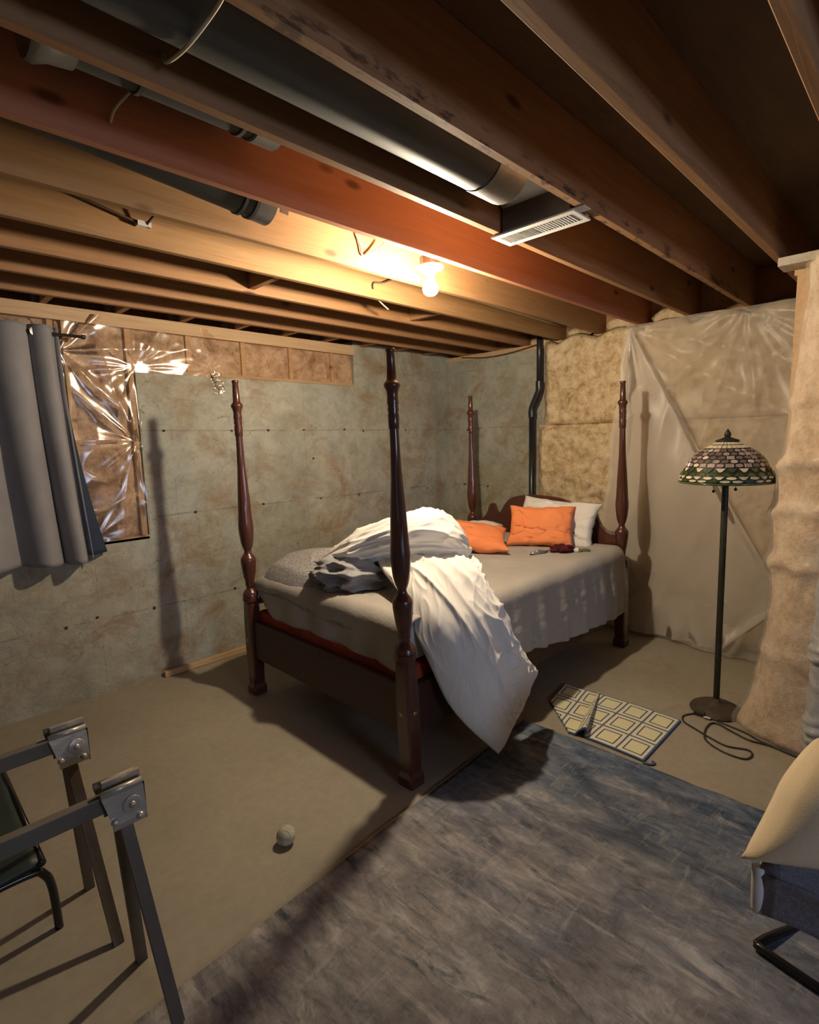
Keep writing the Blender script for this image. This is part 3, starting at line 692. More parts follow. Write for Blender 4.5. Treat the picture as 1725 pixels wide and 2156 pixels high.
# ================================================================== CURTAIN
CB = V((.45, 3.70, 0))
cr = thing('curtain_rod', 'thin dark curtain rod above the grey curtain', 'curtain rod', (.45, 3.70, 2.26))
tube('rod', [(-1.05, 0, 0), (.54, 0, 0)], .009, 'rod', cr, 12)
lathe('end_knob', [(-.004, .008), (0, .013), (.016, .013), (.02, .008)], 'rod', cr, 14, (.54, 0, 0), (1, 0, 0))
tube('bracket', [(.44, 0, -.004), (.44, .09, -.004)], .007, 'rod', cr, 8)
ct = thing('curtain', 'grey grommet curtain covering the window beside the plastic film', 'curtain', CB)
def cfold(u, v):
    z = 2.30 - (2.30 - .925) * v
    x0, x1 = -1.0, .873 + .07 * v ** 1.5
    x = x0 + (x1 - x0) * u
    ph = 2 * PI * (2.3 * u + 2.3 * u ** 7) - 1.0
    amp = .042 + .020 * v
    y = 3.70 + amp * math.sin(ph) + .010 * fbm((x * 3, z * .8, 1), 1.5, 3)
    dx = .026 * math.cos(ph) * (1 - .3 * v) * sstep(1.0, .93, u)
    return V((x + dx, y, z + .012 * math.sin(u * 17 + 1) * v)) - CB
surf('panel', 190, 50, cfold, 'curtain', ct, .004)
def clin(u, v):
    z = 2.29 - (2.29 - .945) * v; x = .865 + (.012 + .10 * v ** 2) * u + .055 * v ** 1.6
    return V((x, 3.735 + .05 * u - .02 * math.sin(u * 3) * v, z)) - CB
surf('lining_edge', 10, 40, clin, 'curtain_dark', ct, .004)
for i in range(9):
    x = -.95 + i * .2125
    lathe('grommet', [(-.004, .017), (-.003, .024), (.003, .024), (.004, .017)], 'galv_dull', ct, 16, V((x, 3.672 if i % 2 else 3.69, 2.262)) - CB, (.3, -1, 0))

# ================================================================== FLOOR THINGS
# area rug (slightly rotated)
rg0 = thing('area_rug', 'large distressed grey and blue area rug in front of the bed', 'rug', (0, 0, 0))
def rugf(u, v):
    a = V((2.485, 1.600, 0)); ex = V((-3.6, -.175, 0)); ey = V((.09, -3.2, 0))
    p = a + ex * (1 - u) * 1.0 + ey * (1 - v); edge = min(u, 1 - u, v, 1 - v)
    wob = V((.006 * noise.noise(V((v * 30, 0, 1))), .006 * noise.noise(V((u * 30, 0, 2))), 0))
    return p + wob + V((0, 0, .009 + .0015 * noise.noise(V((u * 20, v * 20, 0)))))
surf('pile', 120, 110, rugf, 'rug', rg0, .008)
bpts = [rugf(i / 60, 1.0) for i in range(61)]; tube('binding', [p - V((0, 0, .004)) for p in bpts], .005, 'bindg', rg0, 6)
bpts = [rugf(1.0, i / 60) for i in range(61)]; tube('binding', [p - V((0, 0, .004)) for p in bpts], .005, 'bindg', rg0, 6)
# small lattice mat with a fold
sm = thing('small_mat', 'small cream mat with navy squares and a raised fold beside the bed', 'mat', (2.79, 1.26, 0))
def matf(u, v):
    # u across x (2.53 -> 3.05), v across y (.95 -> 1.58); the fold runs across, leaning
    x = 2.535 + .52 * u + .01 * math.sin(v * 5)
    s = v * .74
    c = .40 + .10 * u            # fold place along v
    hgt = .055 * (1 - .72 * u)   # big at the near end, small at the far end
    s0 = c - hgt * 1.6; s1 = c + hgt * 1.6
    if s < s0: y = .945 + s; z = 0
    elif s > s1:
        y = .945 + s - hgt * 2.2; z = 0
    else:
        t = (s - s0) / (s1 - s0); w = hgt * 1.0
        y = .945 + s0 + w * t - hgt * .55 * math.sin(t * PI) ; z = hgt * (math.sin(t * PI) ** .8)
    return V((x - 2.79, y - 1.26, .012 + z + .002 * noise.noise(V((u * 8, v * 8, 3)))))
surf('weave', 70, 150, matf, 'mat', sm, .008, keep=lambda u, v: not (v > .70 and u < .50 * (v - .70) / .30 + .0))
surf('backing', 60, 130, lambda u, v: (lambda p: V((p.x * 1.012, p.y * 1.012, max(.003, p.z - .010))))(matf(u, v)), 'matback', sm, .002, keep=lambda u, v: not (v > .70 and u < .50 * (v - .70) / .30))
tube('loose_thread', [(-.265, -.315, .006), (-.26, -.345, .006), (-.235, -.36, .006), (-.225, -.345, .006)], .006, 'matback', sm, 6, 4)
# ball
def ballf(u, v):
    a = u * 2 * PI; b = (v - .5) * PI; r = .0375 * (1 + .03 * noise.noise(V((math.cos(a) * 2, math.sin(a) * 2, v * 4))))
    return V((r * math.cos(b) * math.cos(a), r * math.cos(b) * math.sin(a), r * math.sin(b)))
bt = thing('tennis_ball', 'worn pale ball lying alone on the concrete floor', 'ball', (1.028, 1.775, .037))
surf('felt', 32, 18, ballf, 'ball', bt)
tube('seam', [V((math.cos(t) * .7 + .3 * math.cos(3 * t), math.sin(t) * .7 - .3 * math.sin(3 * t), .92 * math.sin(2 * t))).normalized() * .0378 for t in [2 * PI * i / 60 for i in range(61)]], .0013, 'offwhite', bt, 5)
# board on the floor along the wall
tag(bar('wood_board', (1.315, 3.775, .022), (2.9, 3.790, .022), .036, .040, 'pine', None, bw=.003), 'pale two-by-four lying on the floor against the concrete wall', 'board')

# sawhorses
def sawhorse(x, y, z, yA, yB, label):
    t = thing('sawhorse', label, 'sawhorse', (x - .5, y, 0), 'folding sawhorses on the left')
    bar('beam', (-.62, 0, z - .052), (.47, 0, z - .052), .028, .048, 'sawbeam', t, bw=.003)
    bar('tongue', (.40, 0, z - .03), (.495, 0, z - .03), .012, .075, 'saw', t)
    for e in (1, -1):
        xo = .44 if e > 0 else -.50
        # bracket: two bent plates with rolled top, plus bolts
        vs = []
        for s in (1, -1):
            prof = [(.028, z - .012), (.036, z - .022), (.046, z - .10), (.040, z - .118)]
            vs.append([(s * a, b) for a, b in prof])
        V_, F_ = [], []
        for prof in vs:
            n = len(V_)
            for (yy, zz) in prof:
                k = 1.0 if zz > z - .06 else .62
                V_ += [(xo - .052 * k, yy, zz), (xo + .052, yy, zz)]
            for i in range(len(prof) - 1): F_.append((n + 2 * i, n + 2 * i + 1, n + 2 * i + 3, n + 2 * i + 2))
        br = meshobj('bracket', V_, F_, 'saw', t); md = br.modifiers.new('s', 'SOLIDIFY'); md.thickness = .004
        box('end_plate', (xo + .050, xo + .056, -.040, .040, z - .125, z - .015), 'blacktube', br, .003)
        for s in (1, -1):
            tube('rolled_edge', [(xo - .052, s * .030, z - .012), (xo + .052, s * .030, z - .012)], .009, 'saw', br, 8)
            for (bx_, bz_) in ((.018, z - .062), (.034, z - .10), (-.028, z - .09)):
                lathe('bolt', [(0, .010), (.005, .010), (.010, .005)], 'saw', br, 10, (xo + bx_, s * (.037 + (z - bz_) * .125), bz_), (0, s, .1))
            lathe('ridge', [(0, .026), (.006, .023), (.007, .016)], 'saw', br, 18, (xo + .018, s * .0425, z - .062), (0, s, .1))
        for s, yy in ((-1, yA - y), (1, yB - y)):
            bar('leg', (xo + .0, s * .030, z - .105), (xo + (.05 if e > 0 else -.05), yy, .012 if y + yy < 1.5 else .0), .031, .022, 'sawleg', t, V((0, 1, 0)))
    return t
sawhorse(.452, 1.55, .70, 1.40, 1.685, 'nearest folding sawhorse with metal bracket in the bottom left corner')
sawhorse(.42, 1.96, .715, 1.80, 2.12, 'second folding sawhorse with metal bracket, closer to the wall')

# camp cot
ch = thing('camp_cot', 'low dark green camp cot with black bent tube legs behind the sawhorses', 'cot', (-.05, 2.8, 0))
def chp(x, y, z): return (x + .05, y - 2.8, z)
surf('canvas', 20, 40, lambda u, v: V(chp(-.37 + .63 * u, 1.985 + 1.65 * v, .285 - .02 * math.sin(u * PI) + .004 * noise.noise(V((u * 6, v * 14, 0))))), 'chairseat', ch, .025)
for x in (-.37, .26): tube('side_rail', [chp(x, 1.98, .275), chp(x, 3.64, .275)], .013, 'blacktube', ch, 10)
for y in (1.99, 2.80, 3.58):
    sgn = 1
    tube('leg', [chp(-.41, y + .02, .0), chp(-.405, y + .005, .16), chp(-.385, y, .225), chp(-.33, y, .25), chp(0, y, .25), chp(.22, y, .25), chp(.265, y, .225), chp(.282, y + .005, .16), chp(.290, y + .02, .0)], .013, 'blacktube', ch, 10, 6)

# low mesh seat with cushion at right
ls = thing('mesh_lounger', 'low lavender mesh seat on a black tube base at the right edge', 'seat', (1.9, .05, 0))
def lp(x, y, z): return (x - 1.9, y - .05, z)
surf('mesh_seat', 20, 12, lambda u, v: V(lp(1.63 + .55 * u, .285 - .62 * v, .385 - .03 * math.sin(v * PI) + .0 * u)), 'lavmesh', ls, .02)
surf('side_apron', 20, 10, lambda u, v: V(lp(1.628 + .012 * math.sin(v * PI), .27 - .60 * u, .385 - .12 * v + .012 * math.sin(u * 9))), 'lavmesh', ls, .012)
surf('side_apron', 20, 10, lambda u, v: V(lp(1.63 + .55 * u, .290 + .01 * math.sin(v * PI), .385 - .11 * v)), 'lavmesh', ls, .012)
tube('corner_strap', [lp(1.632, .288, .395), lp(1.630, .286, .32), lp(1.634, .284, .262)], .016, 'offwhite', ls, 10, 4)
tube('seat_rail', [lp(1.67, .26, .350), lp(2.18, .26, .350), lp(2.18, -.33, .350), lp(1.67, -.33, .350), lp(1.67, .26, .350)], .012, 'blacktube', ls, 10)
tube('base_tube', [lp(2.30, .08, .30), lp(2.10, .17, .025), lp(1.82, .29, .025), lp(1.782, .298, .025), lp(1.772, .28, .025), lp(1.74, .08, .025), lp(1.72, -.25, .025), lp(1.75, -.30, .025), lp(2.10, -.32, .025), lp(2.2, -.3, .32)], .013, 'blacktube', ls, 10, 4)
pillow('cushion', (1.822, .052, .600), (.507, -.862, .0), (.13, -.09, .365), .53, .42, .20, 'cream', 'plump cream cushion propped on the low seat at the right edge', 'cushion', 4, wrk=.0, shear=True, rc=.5, wb=.0)
gr = thing('plastic_roll', 'grey crinkled plastic wrapped roll standing by the partition', 'roll', (2.94, .302, 0))
def grf(u, v):
    a = u * 2 * PI; z = v * 1.1
    r = .062 + .010 * ridge((math.cos(a) * 1.5, math.sin(a) * 1.5, z * 9), 2) + .016 * (math.exp(-((z - .60) / .05) ** 2) + math.exp(-((z - .24) / .07) ** 2)) * (1 + .5 * math.sin(z * 130 + math.sin(a) * 2))
    return V((r * math.cos(a), r * math.sin(a), z))
surf('wrapped_body', 40, 90, grf, 'greyroll', gr)
lathe('core', [(0, .03), (1.12, .03)], 'offwhite', gr, 14)

# ================================================================== FLOOR LAMP
fl_ = thing('floor_lamp', 'floor lamp with stained glass dome shade beside the plastic sheet', 'floor lamp', (3.325, .842, 0))
fl_.rotation_euler = (math.radians(-.35), math.radians(-.30), 0)
lathe('base', [(0, .132), (.008, .137), (.020, .130), (.034, .105), (.042, .070), (.048, .045), (.060, .026), (.078, .018)], 'lampbase', fl_, 36)
lathe('pole', [(.07, .0165), (.30, .0165), (.31, .018), (.32, .0165), (1.33, .0165), (1.36, .012), (1.54, .008)], 'lampmetal', fl_, 18)
PR = [(1.335, .226), (1.348, .229), (1.366, .227), (1.383, .220), (1.395, .210), (1.405, .203), (1.422, .195), (1.441, .186), (1.458, .176), (1.474, .163), (1.488, .149), (1.500, .134), (1.512, .116), (1.525, .095), (1.537, .073), (1.547, .055), (1.562, .036)]
def shade_r(z):
    for (z0, r0), (z1, r1) in zip(PR, PR[1:]):
        if z <= z1: return r0 + (r1 - r0) * (z - z0) / (z1 - z0)
    return PR[-1][1]
def shadef(u, v):
    z = 1.335 + (1.562 - 1.335) * v; r = shade_r(z); a = u * 2 * PI
    return V((r * math.cos(a), r * math.sin(a), z))
sh = surf('shade', 64, 40, shadef, 'lampmetal', fl_, .004)
tube('rim', [(.229 * math.cos(2 * PI * i / 64), .229 * math.sin(2 * PI * i / 64), 1.335) for i in range(65)], .006, 'g_green', sh, 8)
lathe('cap', [(1.552, .060), (1.560, .056), (1.568, .034), (1.578, .012)], 'lampmetal', fl_, 28)
lathe('finial', [(1.574, .008), (1.580, .015), (1.592, .018), (1.606, .011), (1.620, .002)], 'lampmetal', fl_, 16)
def glass(a0, a1, z0, z1, mat, shape='rect'):
    pts = {'rect': [(-1, -1), (1, -1), (1, 1), (-1, 1)], 'oval': [(math.cos(2 * PI * i / 8), math.sin(2 * PI * i / 8)) for i in range(8)], 'fan': [(-1, .9), (-.25, -1), (.25, -1), (1, .9), (0, 1)], 'tri': [(-1, -1), (1, -1), (.3, .9), (-.3, .9)]}[shape]
    ac, zc, da, dz = (a0 + a1) / 2, (z0 + z1) / 2, (a1 - a0) / 2 * .90, (z1 - z0) / 2 * .90
    vs = []
    for off, k in ((.002, 1), (.0048, .86)):
        for (x, y) in pts:
            a = ac + da * x * k; z = zc + dz * y * k; r = shade_r(z) + off; vs.append((r * math.cos(a), r * math.sin(a), z))
    n = len(pts); fs = [tuple(range(n, 2 * n))] + [(i, (i + 1) % n, n + (i + 1) % n, n + i) for i in range(n)]
    meshobj('glass_piece', vs, fs, mat, sh, False)
def row(n, z0, z1, fn, shape='rect', stag=0):
    for i in range(n):
        mt_ = fn(i)
        if mt_: glass(2 * PI * (i + stag) / n, 2 * PI * (i + 1 + stag) / n, z0, z1, mt_, shape if not callable(shape) else shape(i))
rs = random.Random(5)
row(26, 1.536, 1.551, lambda i: 'g_white'); row(26, 1.517, 1.535, lambda i: 'g_cream')
for j, (z0, z1, n) in enumerate(((1.499, 1.516, 24), (1.480, 1.500, 26), (1.461, 1.481, 26), (1.441, 1.462, 28), (1.420, 1.442, 28))):
    row(n, z0, z1, lambda i: rs.choice(['g_purple', 'g_purple', 'g_mauve', 'g_pink', 'g_purple', 'g_mauve', 'g_white']), lambda i: rs.choice(['oval', 'oval', 'rect']), .5 * (j % 2))
row(24, 1.396, 1.418, lambda i: ('g_cream', 'g_green')[i % 2] if i % 2 else 'g_cream', lambda i: 'fan')
row(24, 1.374, 1.396, lambda i: 'g_green', 'tri', .5)
row(26, 1.358, 1.376, lambda i: ('g_cream', 'g_white')[i % 2], lambda i: 'fan' if i % 2 else 'oval')
row(26, 1.342, 1.357, lambda i: 'g_green' if i % 3 == 0 else 'g_white', 'oval', .5)
for (dx, dy, zz) in ((-.03, .05, 1.285), (.02, -.045, 1.295)):
    tube('pull_chain', [(dx, dy, 1.37), (dx, dy, zz)], .0018, 'brass', fl_, 6)
    lathe('pull_knob', [(-.009, .003), (-.005, .008), (.003, .008), (.007, .003)], 'rod', fl_, 12, (dx, dy, zz - .004))
def cl(x, y): return (x - 3.325, y - .842, .006)
tube('cord', [cl(3.235, .90), cl(3.205, .915), cl(3.13, .955), cl(3.065, .93), cl(3.03, .87), cl(2.985, .78), cl(2.955, .69), cl(2.985, .60), cl(2.94, .575), cl(2.885, .60), cl(2.89, .70), cl(2.955, .79), cl(3.08, .82), cl(3.16, .80), cl(3.12, .70), cl(3.09, .62), cl(3.10, .53), cl(3.08, .44), cl(3.05, .2)], .0048, 'cord', fl_, 7, 8)
tube('cord', [cl(3.19, .80), cl(3.16, .66), cl(3.12, .58), cl(3.10, .47), cl(3.05, .3)], .0045, 'cord', fl_, 7, 6)
box('cord_switch', (3.185 - 3.325, 3.225 - 3.325, .86 - .842, .92 - .842, .002, .028), 'cord', fl_, .006)
box('cord_tag', (3.175 - 3.325, 3.205 - 3.325, .83 - .842, .865 - .842, .010, .013), 'offwhite', fl_)

# ================================================================== BED
BX0, BX1, BY0, BY1 = 1.641, 3.933, 1.684, 3.085
bed = thing('four_poster_bed', 'dark mahogany four poster bed with turned posts', 'bed', (1.641, 1.684, 0))
PROF = [(.618, .052), (.640, .0515), (.644, .047), (.650, .051), (.660, .0487), (.670, .046), (.681, .0378), (.697, .0238), (.708, .024), (.715, .028), (.722, .0291), (.739, .028), (.777, .0366), (.831, .044), (.860, .047), (.882, .0477), (.895, .044), (.906, .0363), (.919, .0256), (.934, .0207), (.945, .0225), (.965, .0309), (.990, .037), (1.022, .0414), (1.060, .045), (1.091, .0465), (1.12, .0445), (1.155, .0417), (1.268, .0366), (1.361, .0312), (1.453, .0249), (1.576, .0216), (1.651, .0205), (1.655, .0236), (1.680, .0245), (1.708, .0255), (1.722, .0219), (1.734, .0255), (1.748, .0225), (1.762, .0265), (1.778, .025), (1.794, .0244), (1.815, .027), (1.828, .034), (1.836, .0365), (1.843, .035), (1.850, .0294), (1.861, .0217), (1.907, .0202), (1.970, .0176), (1.975, .0205), (1.985, .0211), (1.989, .0185)]
def post_mesh():
    vs, fs = lathe_data(PROF, 28)
    # fluted shaft
    for v_ in vs:
        if 1.13 < v_.z < 1.65:
            a = math.atan2(v_.y, v_.x); k = 1 - .05 * (.5 + .5 * math.cos(a * 14)); v_.x *= k; v_.y *= k
    def sq(half, ch, z): # chamfered square ring
        c = half - ch; return [(c, -half, z), (half, -c, z), (half, c, z), (c, half, z), (-c, half, z), (-half, c, z), (-half, -c, z), (-c, -half, z)]
    rings = [sq(.046, .010, 0), sq(.0475, .010, .010), sq(.0475, .010, .045), sq(.046, .010, .052), sq(.0385, .010, .070), sq(.0385, .008, .072), sq(.040, .008, .16), sq(.042, .009, .28), sq(.042, .010, .46), sq(.042, .016, .56), sq(.041, .019, .605), sq(.037, .017, .622)]
    n0 = len(vs)
    for r in rings: vs += [V(p) for p in r]
    for j in range(len(rings) - 1):
        for i in range(8):
            k = (i + 1) % 8; fs.append((n0 + j * 8 + i, n0 + j * 8 + k, n0 + (j + 1) * 8 + k, n0 + (j + 1) * 8 + i))
    fs.append(tuple(n0 + i for i in range(7, -1, -1))); e = n0 + (len(rings) - 1) * 8; fs.append(tuple(e + i for i in range(8)))
    return vs, fs
pv, pf = post_mesh(); pm = bpy.data.meshes.new('post'); pm.from_pydata([tuple(v) for v in pv], [], pf); pm.materials.append(MT['bedwood'])
pm.polygons.foreach_set('use_smooth', [True] * len(pm.polygons)); pm.update()
for (x, y, lx, ly) in ((BX0 + .008, BY0 - .008, -.030, .030), (BX0 + .004, BY1 - .004, -.012, .012), (BX1 + .012, BY0 - .012, -.026, .026), (BX1, BY1, -.012, .012)):
    o = link(bpy.data.objects.new('post', pm), bed); o.location = (x - BX0, y - BY0, 0)
    o.rotation_euler = (math.asin(-ly / 1.99), math.asin(lx / 1.99), 0)
    md = o.modifiers.new('es', 'EDGE_SPLIT'); md.split_angle = math.radians(38)
    if x < 2 and y < 2:
        lathe('bolt_cover', [(0, .012), (.003, .012), (.006, .007)], 'brass', o, 14, (-.041, .003, .36), (-1, 0, 0)).scale = (1, 1, 1)
        lathe('bolt_cover', [(0, .012), (.003, .012), (.006, .007)], 'brass', o, 14, (.003, -.041, .36), (0, -1, 0))
    elif x < 2:
        lathe('bolt_cover', [(0, .012), (.003, .012), (.006, .007)], 'brass', o, 14, (-.041, .003, .36), (-1, 0, 0))
def bl(x0, x1, y0, y1, z0, z1): return (x0 - BX0, x1 - BX0, y0 - BY0, y1 - BY0, z0, z1)
box('foot_rail', bl(BX0 - .018, BX0 + .018, BY0 + .03, BY1 - .03, .245, .49), 'bedrail', bed, .006)
box('side_rail', bl(BX0 + .03, BX1 - .03, BY0 - .018, BY0 + .018, .235, .475), 'bedrail', bed, .006)
box('side_rail', bl(BX0 + .03, BX1 - .03, BY1 - .018, BY1 + .018, .235, .475), 'bedrail', bed, .006)
hp = [(0, 1.125), (.10, 1.122), (.20, 1.110), (.264, 1.092), (.31, 1.062), (.345, 1.020), (.375, .972), (.395, .948), (.415, .950), (.430, .968), (.442, 1.000), (.456, 1.022), (.474, 1.030), (.494, 1.022), (.508, 1.000), (.520, .965), (.545, .920), (.585, .882), (.63, .862), (.69, .858)]
yc = (BY0 + BY1) / 2
pro = [(-d, z) for d, z in hp[::-1]] + [(d, z) for d, z in hp[1:]]
pro += [(.69, .42), (-.69, .42)]
vs = []; n = len(pro)
for x in (-.018, .018): vs += [(BX1 + x - BX0, yc + d - BY0, z) for d, z in pro]
hb = meshobj('headboard', vs, [tuple(range(n)), tuple(range(2 * n - 1, n - 1, -1))] + [(i, n + i, n + (i + 1) % n, (i + 1) % n) for i in range(n)], 'bedwood', bed); bev(hb, .004)
for i in range(5):
    box('slat', bl(BX0 + .25 + i * .42, BX0 + .33 + i * .42, BY0 + .015, BY1 - .015, .30, .325), 'pine', bed)

def rbox(name, b, r, mat, label, cat):
    o = box(name, b, mat); bev(o, r, 4); tag(o, label, cat)
    for p_ in o.data.polygons: p_.use_smooth = True
    return o
rbox('box_spring', (1.672, 3.905, 1.712, 3.060, .33, .548), .02, 'redcover', 'rust red covered box spring set inside the bed rails', 'box spring')
rbox('mattress', (1.690, 3.900, 1.722, 3.050, .549, .742), .045, 'mattress', 'mattress lying under the grey coverlet', 'mattress')
TOPZ = .766
def edge(d, r):
    if d <= 0: return 0, 0
    q = r * PI / 2
    if d < q: return r * math.sin(d / r), r * (1 - math.cos(d / r))
    return r, r + d - q
def cover(u, v):
    # u: foot hem -> head ; v: near hem -> far hem
    r = .065
    x_in, y_in, y_far = 1.742, 1.712, 3.015
    # hem lengths
    xg = 1.742 + (3.875 - 1.742) * max(0, (u - .09) / .91)
    near_len = (.40 + .035 * math.sin(xg * 4.2 + .6) - .10 * sstep(2.6, 1.9, xg) - .17 * sstep(2.05, 1.78, xg) + .085 * sstep(3.2, 3.85, xg)) + .05
    yv = (v - .26) / .60
    foot_len = .292 - .03 * math.sin(yv * 3.0) - .13 * sstep(.86, 1.0, yv)
    dx = foot_len * max(0, (.09 - u) / .09); dy = near_len * max(0, (.26 - v) / .26) if v < .26 else 0
    dyf = .22 * max(0, (v - .86) / .14)
    ox, zx = edge(dx, r); oy, zy = edge(dy, r); of, zf = edge(dyf, r)
    x = xg - ox if u < .09 else xg
    y = y_in + (y_far - y_in) * max(0, min(1, yv)) - oy + of
    z = TOPZ - max(zx, zy, zf)
    # vertical folds in the hanging side
    k = sstep(.02, .30, zy)
    y -= k * (.016 * (math.sin(xg * 26 + 2 * noise.noise(V((xg * 3, 0, 0)))) * .6 + .4 * math.sin(xg * 47)) + .028)
    k2 = sstep(.02, .2, zx); x -= k2 * .008 * math.sin(y * 22) + .0 
    top = 1 - max(k, k2)
    z += top * (.008 * fbm((x * 2, y * 2, 1), 1.6, 3) + .003 * math.sin(x * 60) * math.sin(y * 60) * 0)
    y -= k * .006 * fbm((x * 3, z * 9, 2), 3, 3)
    # soft sag around the pillow end
    z += .012 * sstep(3.55, 3.9, x) * top
    return V((x, y, z))
cv = surf('coverlet', 230, 150, cover, 'coverlet', None, .012, flip=True, keep=lambda u, v: not (u < .115 and v < .25)); tag(cv, 'grey quilted coverlet draped over the mattress', 'coverlet')
# heather blanket hump at the foot corner
def hump(u, v):
    x = 1.672 + (2.50 - 1.672) * u; y = 2.06 + (3.11 - 2.06) * v
    cx, cy = 2.02, 2.80
    rr = ((x - cx) / .38) ** 2 + ((y - cy) / (.36 if y < cy else .45)) ** 2
    h = .145 * math.exp(-rr * 1.35) * (1 + .25 * noise.noise(V((x * 3, y * 3, 0))))
    h += .012 * (ridge((x * 4 + y * 2.2, y * 3.4, 1.3), 3)) * sstep(2.2, .6, rr)
    d = max(0, 1.765 - x); ox, zx = edge(d * 1.7, .07)
    df = max(0, y - 3.0); of, zf = edge(df * 1.8, .07)
    e = min(u, v, 1 - u, 1 - v) * 12
    zz = TOPZ + .012 + h - zx * (1.05 if x < 1.765 else 0) - zf
    return V((x - .012 * sstep(0, .06, zx), y, zz - .010 * (1 - min(1, e))))
bk = surf('blanket', 80, 90, hump, 'heather', None, .010, flip=False); tag(bk, 'heathered grey blanket bunched at the foot corner under the duvet', 'blanket')

# ---- duvet
dv = thing('duvet', 'rumpled white duvet heaped on the bed and hanging to the floor', 'duvet', (2.0, 2.0, .77))
DB = V((2.0, 2.0, .77))
G = [
 [(1.985, 2.26, .935), (2.03, 2.12, .955), (2.13, 2.04, .960), (2.24, 1.99, .955), (2.36, 1.97, .935)],
 [(1.90, 2.10, .900), (1.97, 1.98, .935), (2.10, 1.88, .950), (2.24, 1.83, .940), (2.36, 1.84, .900)],
 [(1.815, 1.90, .845), (1.88, 1.80, .900), (2.00, 1.70, .915), (2.12, 1.66, .895), (2.20, 1.70, .845)],
 [(1.755, 1.745, .725), (1.82, 1.61, .765), (1.93, 1.53, .765), (2.08, 1.515, .730), (2.225, 1.570, .660)],
 [(1.760, 1.635, .540), (1.84, 1.535, .570), (1.95, 1.475, .575), (2.10, 1.475, .540), (2.330, 1.520, .475)],
 [(1.825, 1.590, .365), (1.88, 1.510, .390), (1.98, 1.465, .390), (2.16, 1.465, .370), (2.415, 1.495, .375)],
 [(1.925, 1.510, .195), (1.965, 1.480, .215), (2.07, 1.465, .235), (2.22, 1.470, .275), (2.437, 1.490, .350)],
 [(2.025, 1.450, .070), (2.08, 1.452, .100), (2.16, 1.460, .160), (2.27, 1.470, .235), (2.440, 1.490, .345)],
]
fB = ctrl_fn([[V(p) - DB for p in r] for r in G])
def wrB(u, v, p, s):
    calm = sstep(.34, .58, v) * sstep(.72, .40, u)          # smooth taut area low on the left
    wx = .35 * noise.noise(V((u * 3, v * 3, 9)))
    ac, al = (u - .60 * v) * 6.2 + wx, (v + .5 * u) * 1.5
    w = .026 * (ridge((ac, al, 1.7), 2.0) - .38) * (1 - .85 * calm) * (.45 + .55 * sstep(.85, .35, v))
    cr = math.exp(-(((u - .74) / .26) ** 2 + ((v - .50) / .26) ** 2))
    w += .026 * (ridge((u * 6.5 + v * 5, v * 9 - u * 3 + wx, 8.1), 3) - .3) * cr
    w += .012 * (ridge((u * 11 + v * 14, v * 5 - u * 4, 3.3), 3) - .3) * sstep(.55, .9, u) * sstep(.98, .7, v)
    w += .007 * (ridge((u * 17 + v * 9, v * 13, 4.4), 3) - .3) * (1 - .85 * calm) + .022 * fbm((u * 1.6, v * 2.2, 5), 1.0, 2)
    return w
closed_sheet('hanging_fold', 150, 210, fB, lambda u, v: .062, lambda u, v: .035, 'duvet', dv, wrB)
ST_ = [((1.835, 2.62, .885), .006, .01), ((1.88, 2.50, .935), .050, .07), ((1.95, 2.365, .995), .088, .13), ((2.05, 2.225, 1.055), .112, .17), ((2.15, 2.10, 1.085), .128, .19), ((2.25, 2.015, 1.075), .130, .19), ((2.315, 1.965, 1.045), .105, .16), ((2.365, 1.935, 1.005), .055, .09), ((2.385, 1.925, .985), .008, .01)]
def lobe():
    Cn = catmull([s[0] for s in ST_], 16); Rh = catmull([(s[1], s[2], 0) for s in ST_], 16); n = len(Cn) - 1
    def fn(u, v):
        i = int(round(v * n)); c = Cn[i]; d = (Cn[min(i + 1, n)] - Cn[max(i - 1, 0)]); d.normalize()
        side = d.cross(V((0, 0, 1))).normalized()     # towards the camera side
        a = u * 2 * PI; h, w = Rh[i].x, Rh[i].y
        cz = math.sin(a); sgn = 1 if cz > 0 else -1
        q = c + V((0, 0, 1)) * (h * sgn * abs(cz) ** .85) + side * (w * math.cos(a))
        amp = min(1, h / .06)
        k = .024 * (ridge((v * 2.6 + math.cos(a) * .9 + .3 * math.sin(a), math.cos(a) * 2.6 - v, math.sin(a) * 2.6 + 3), 2.2) - .35) + .012 * (ridge((v * 8, math.cos(a) * 4, math.sin(a) * 4), 3) - .3) + .02 * fbm((v * 3, math.cos(a), math.sin(a)), 1.2, 2)
        nrm = (V((0, 0, 1)) * cz + side * math.cos(a))
        # flat pressed underside edge (seam) in front
        return q + nrm * (k * amp) - DB
    return fn, n
fA, nA = lobe()
surf('heaped_fold', 120, nA, fA, 'duvet', dv)
def curlf(u, v):
    # small rolled-back end of the fold at the right of the heap
    c = V((2.20, 1.885, .975)).lerp(V((2.375, 1.865, .985)), v); a = u * 2 * PI
    r = .042 * (math.sin(PI * min(1, .12 + v * .95)) ** .6) * (1 + .25 * noise.noise(V((math.cos(a) * 1.5, math.sin(a) * 1.5, v * 3))))
    return c + V((.25 * math.cos(a), -.75 * math.cos(a), math.sin(a))) * r - DB
surf('rolled_corner', 26, 30, curlf, 'duvet', dv)
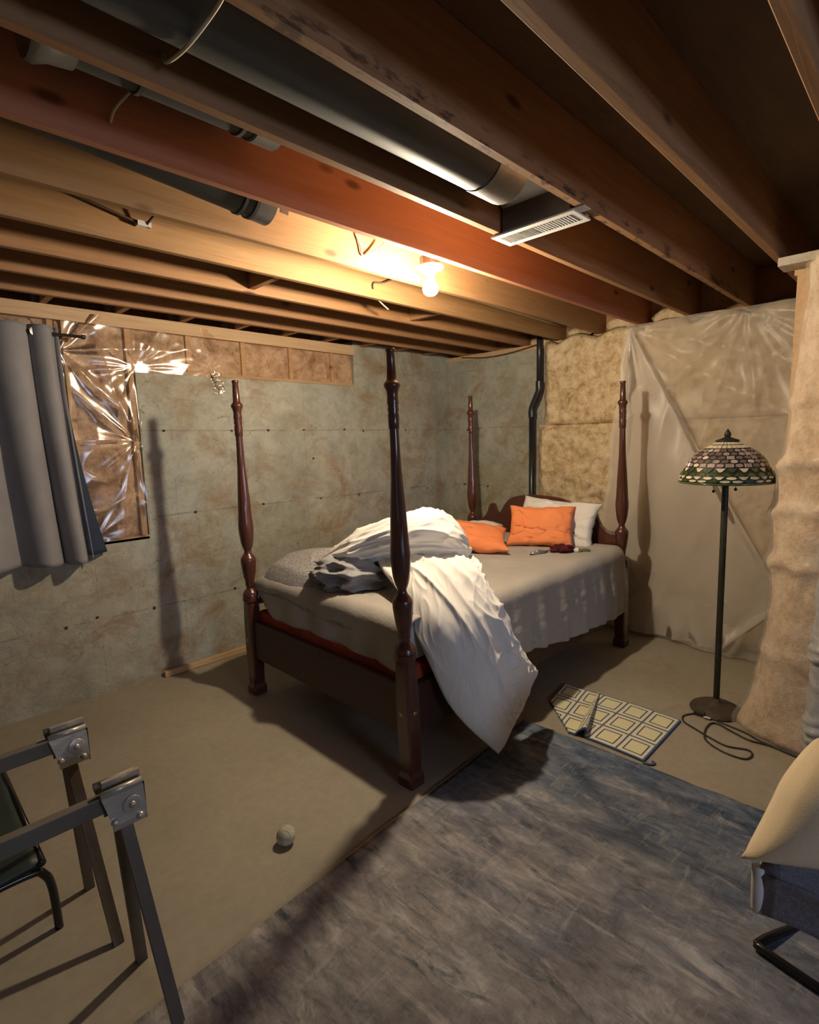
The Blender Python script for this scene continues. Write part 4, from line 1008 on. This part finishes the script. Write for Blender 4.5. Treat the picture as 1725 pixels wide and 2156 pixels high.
def liningf(u, v):
    a = u * 2 * PI; b = (v - .5) * PI
    p = V((math.cos(b) * math.cos(a), math.cos(b) * math.sin(a), math.sin(b)))
    k = 1 + .42 * (ridge((p.x * 1.25 + 5, p.y * 1.25, p.z * 1.9), 1.6) - .55) + .10 * (ridge((p.x * 2.6 + p.z * 2, p.y * 2.6 + 3, p.z * 2.0), 3) - .3)
    ex = rt.copy(); ex.z = 0; ex.normalize(); ey = V((-ex.y, ex.x, 0))
    c = V((1.885, 2.36, .862))
    q = c + ex * (.215 * p.x * k) + ey * (.16 * p.y * k) + V((0, 0, .105 * p.z * k)); q.z = max(q.z, .775)
    return q - DB
surf('grey_lining', 90, 60, liningf, 'lining', dv)

# ---- pillows and small things on the bed
pillow('pillow', (3.812, 2.155, .925), (.04, -1, -.05), (.12, 0, .36), .66, .385, .17, 'whitepillow', 'white pillow standing against the headboard behind the orange pillow', seed=2, wrk=.012)
pillow('throw_pillow', (3.595, 2.170, .925), (.20, -.46, .0), (.20, .08, .33), .50, .345, .13, 'orange', 'orange linen pillow standing upright near the headboard', seed=6)
pillow('pillow', (3.46, 2.78, .845), (.55, -.75, 0), (.75, .55, .12), .60, .36, .11, 'whitepillow', 'white pillow lying flat under the orange pillow by the duvet', seed=9)
pillow('throw_pillow', (3.115, 2.50, .888), (.50, -.62, -.10), (.55, .40, .14), .60, .42, .12, 'orange', 'orange linen pillow lying slumped beside the white duvet', seed=12)
def lump(name, c, sx, sy, sz, rz, mat, label, cat, sd, k=.25, parent=None):
    def fn(u, v):
        a = u * 2 * PI; b = (v - .5) * PI; p = V((math.cos(b) * math.cos(a), math.cos(b) * math.sin(a), math.sin(b)))
        r = 1 + k * (ridge((p.x * 2 + sd, p.y * 2, p.z * 2), 2) - .5); q = V((p.x * sx * r, p.y * sy * r, p.z * sz * r))
        q.z = max(q.z, -sz * .8)
        return Matrix.Rotation(rz, 3, 'Z') @ q
    o = surf(name, 30, 18, fn, mat, parent); o.location = c
    if label: tag(o, label, cat)
    return o
g = lump('knit_gloves', (3.455, 1.915, .802), .085, .060, .032, -.7, 'maroon', 'maroon knitted gloves bunched on the coverlet below the orange pillow', 'gloves', 3, .45)
sv = lump('foil_wrapper', (3.305, 2.005, .790), .075, .022, .016, -.35, 'silver', 'silvery crumpled wrapper left of the maroon gloves', 'wrapper', 8, .5)
tb = thing('cream_tube', 'small cream coloured tube right of the maroon gloves', 'tube', (3.515, 1.850, .795)); tb.rotation_euler = (0, .12, -1.0)
lathe('tube_body', [(-.05, .004), (-.045, .012), (.02, .018), (.03, .018)], 'cream_plastic', tb, 14, (0, 0, 0), (1, 0, 0)); lathe('tube_cap', [(.03, .013), (.05, .012)], 'brass', tb, 14, (0, 0, 0), (1, 0, 0))
lump('olive_case', (3.585, 1.800, .786), .040, .016, .012, -1.0, 'olive', 'small olive case next to the cream tube at the bed edge', 'case', 5, .1)
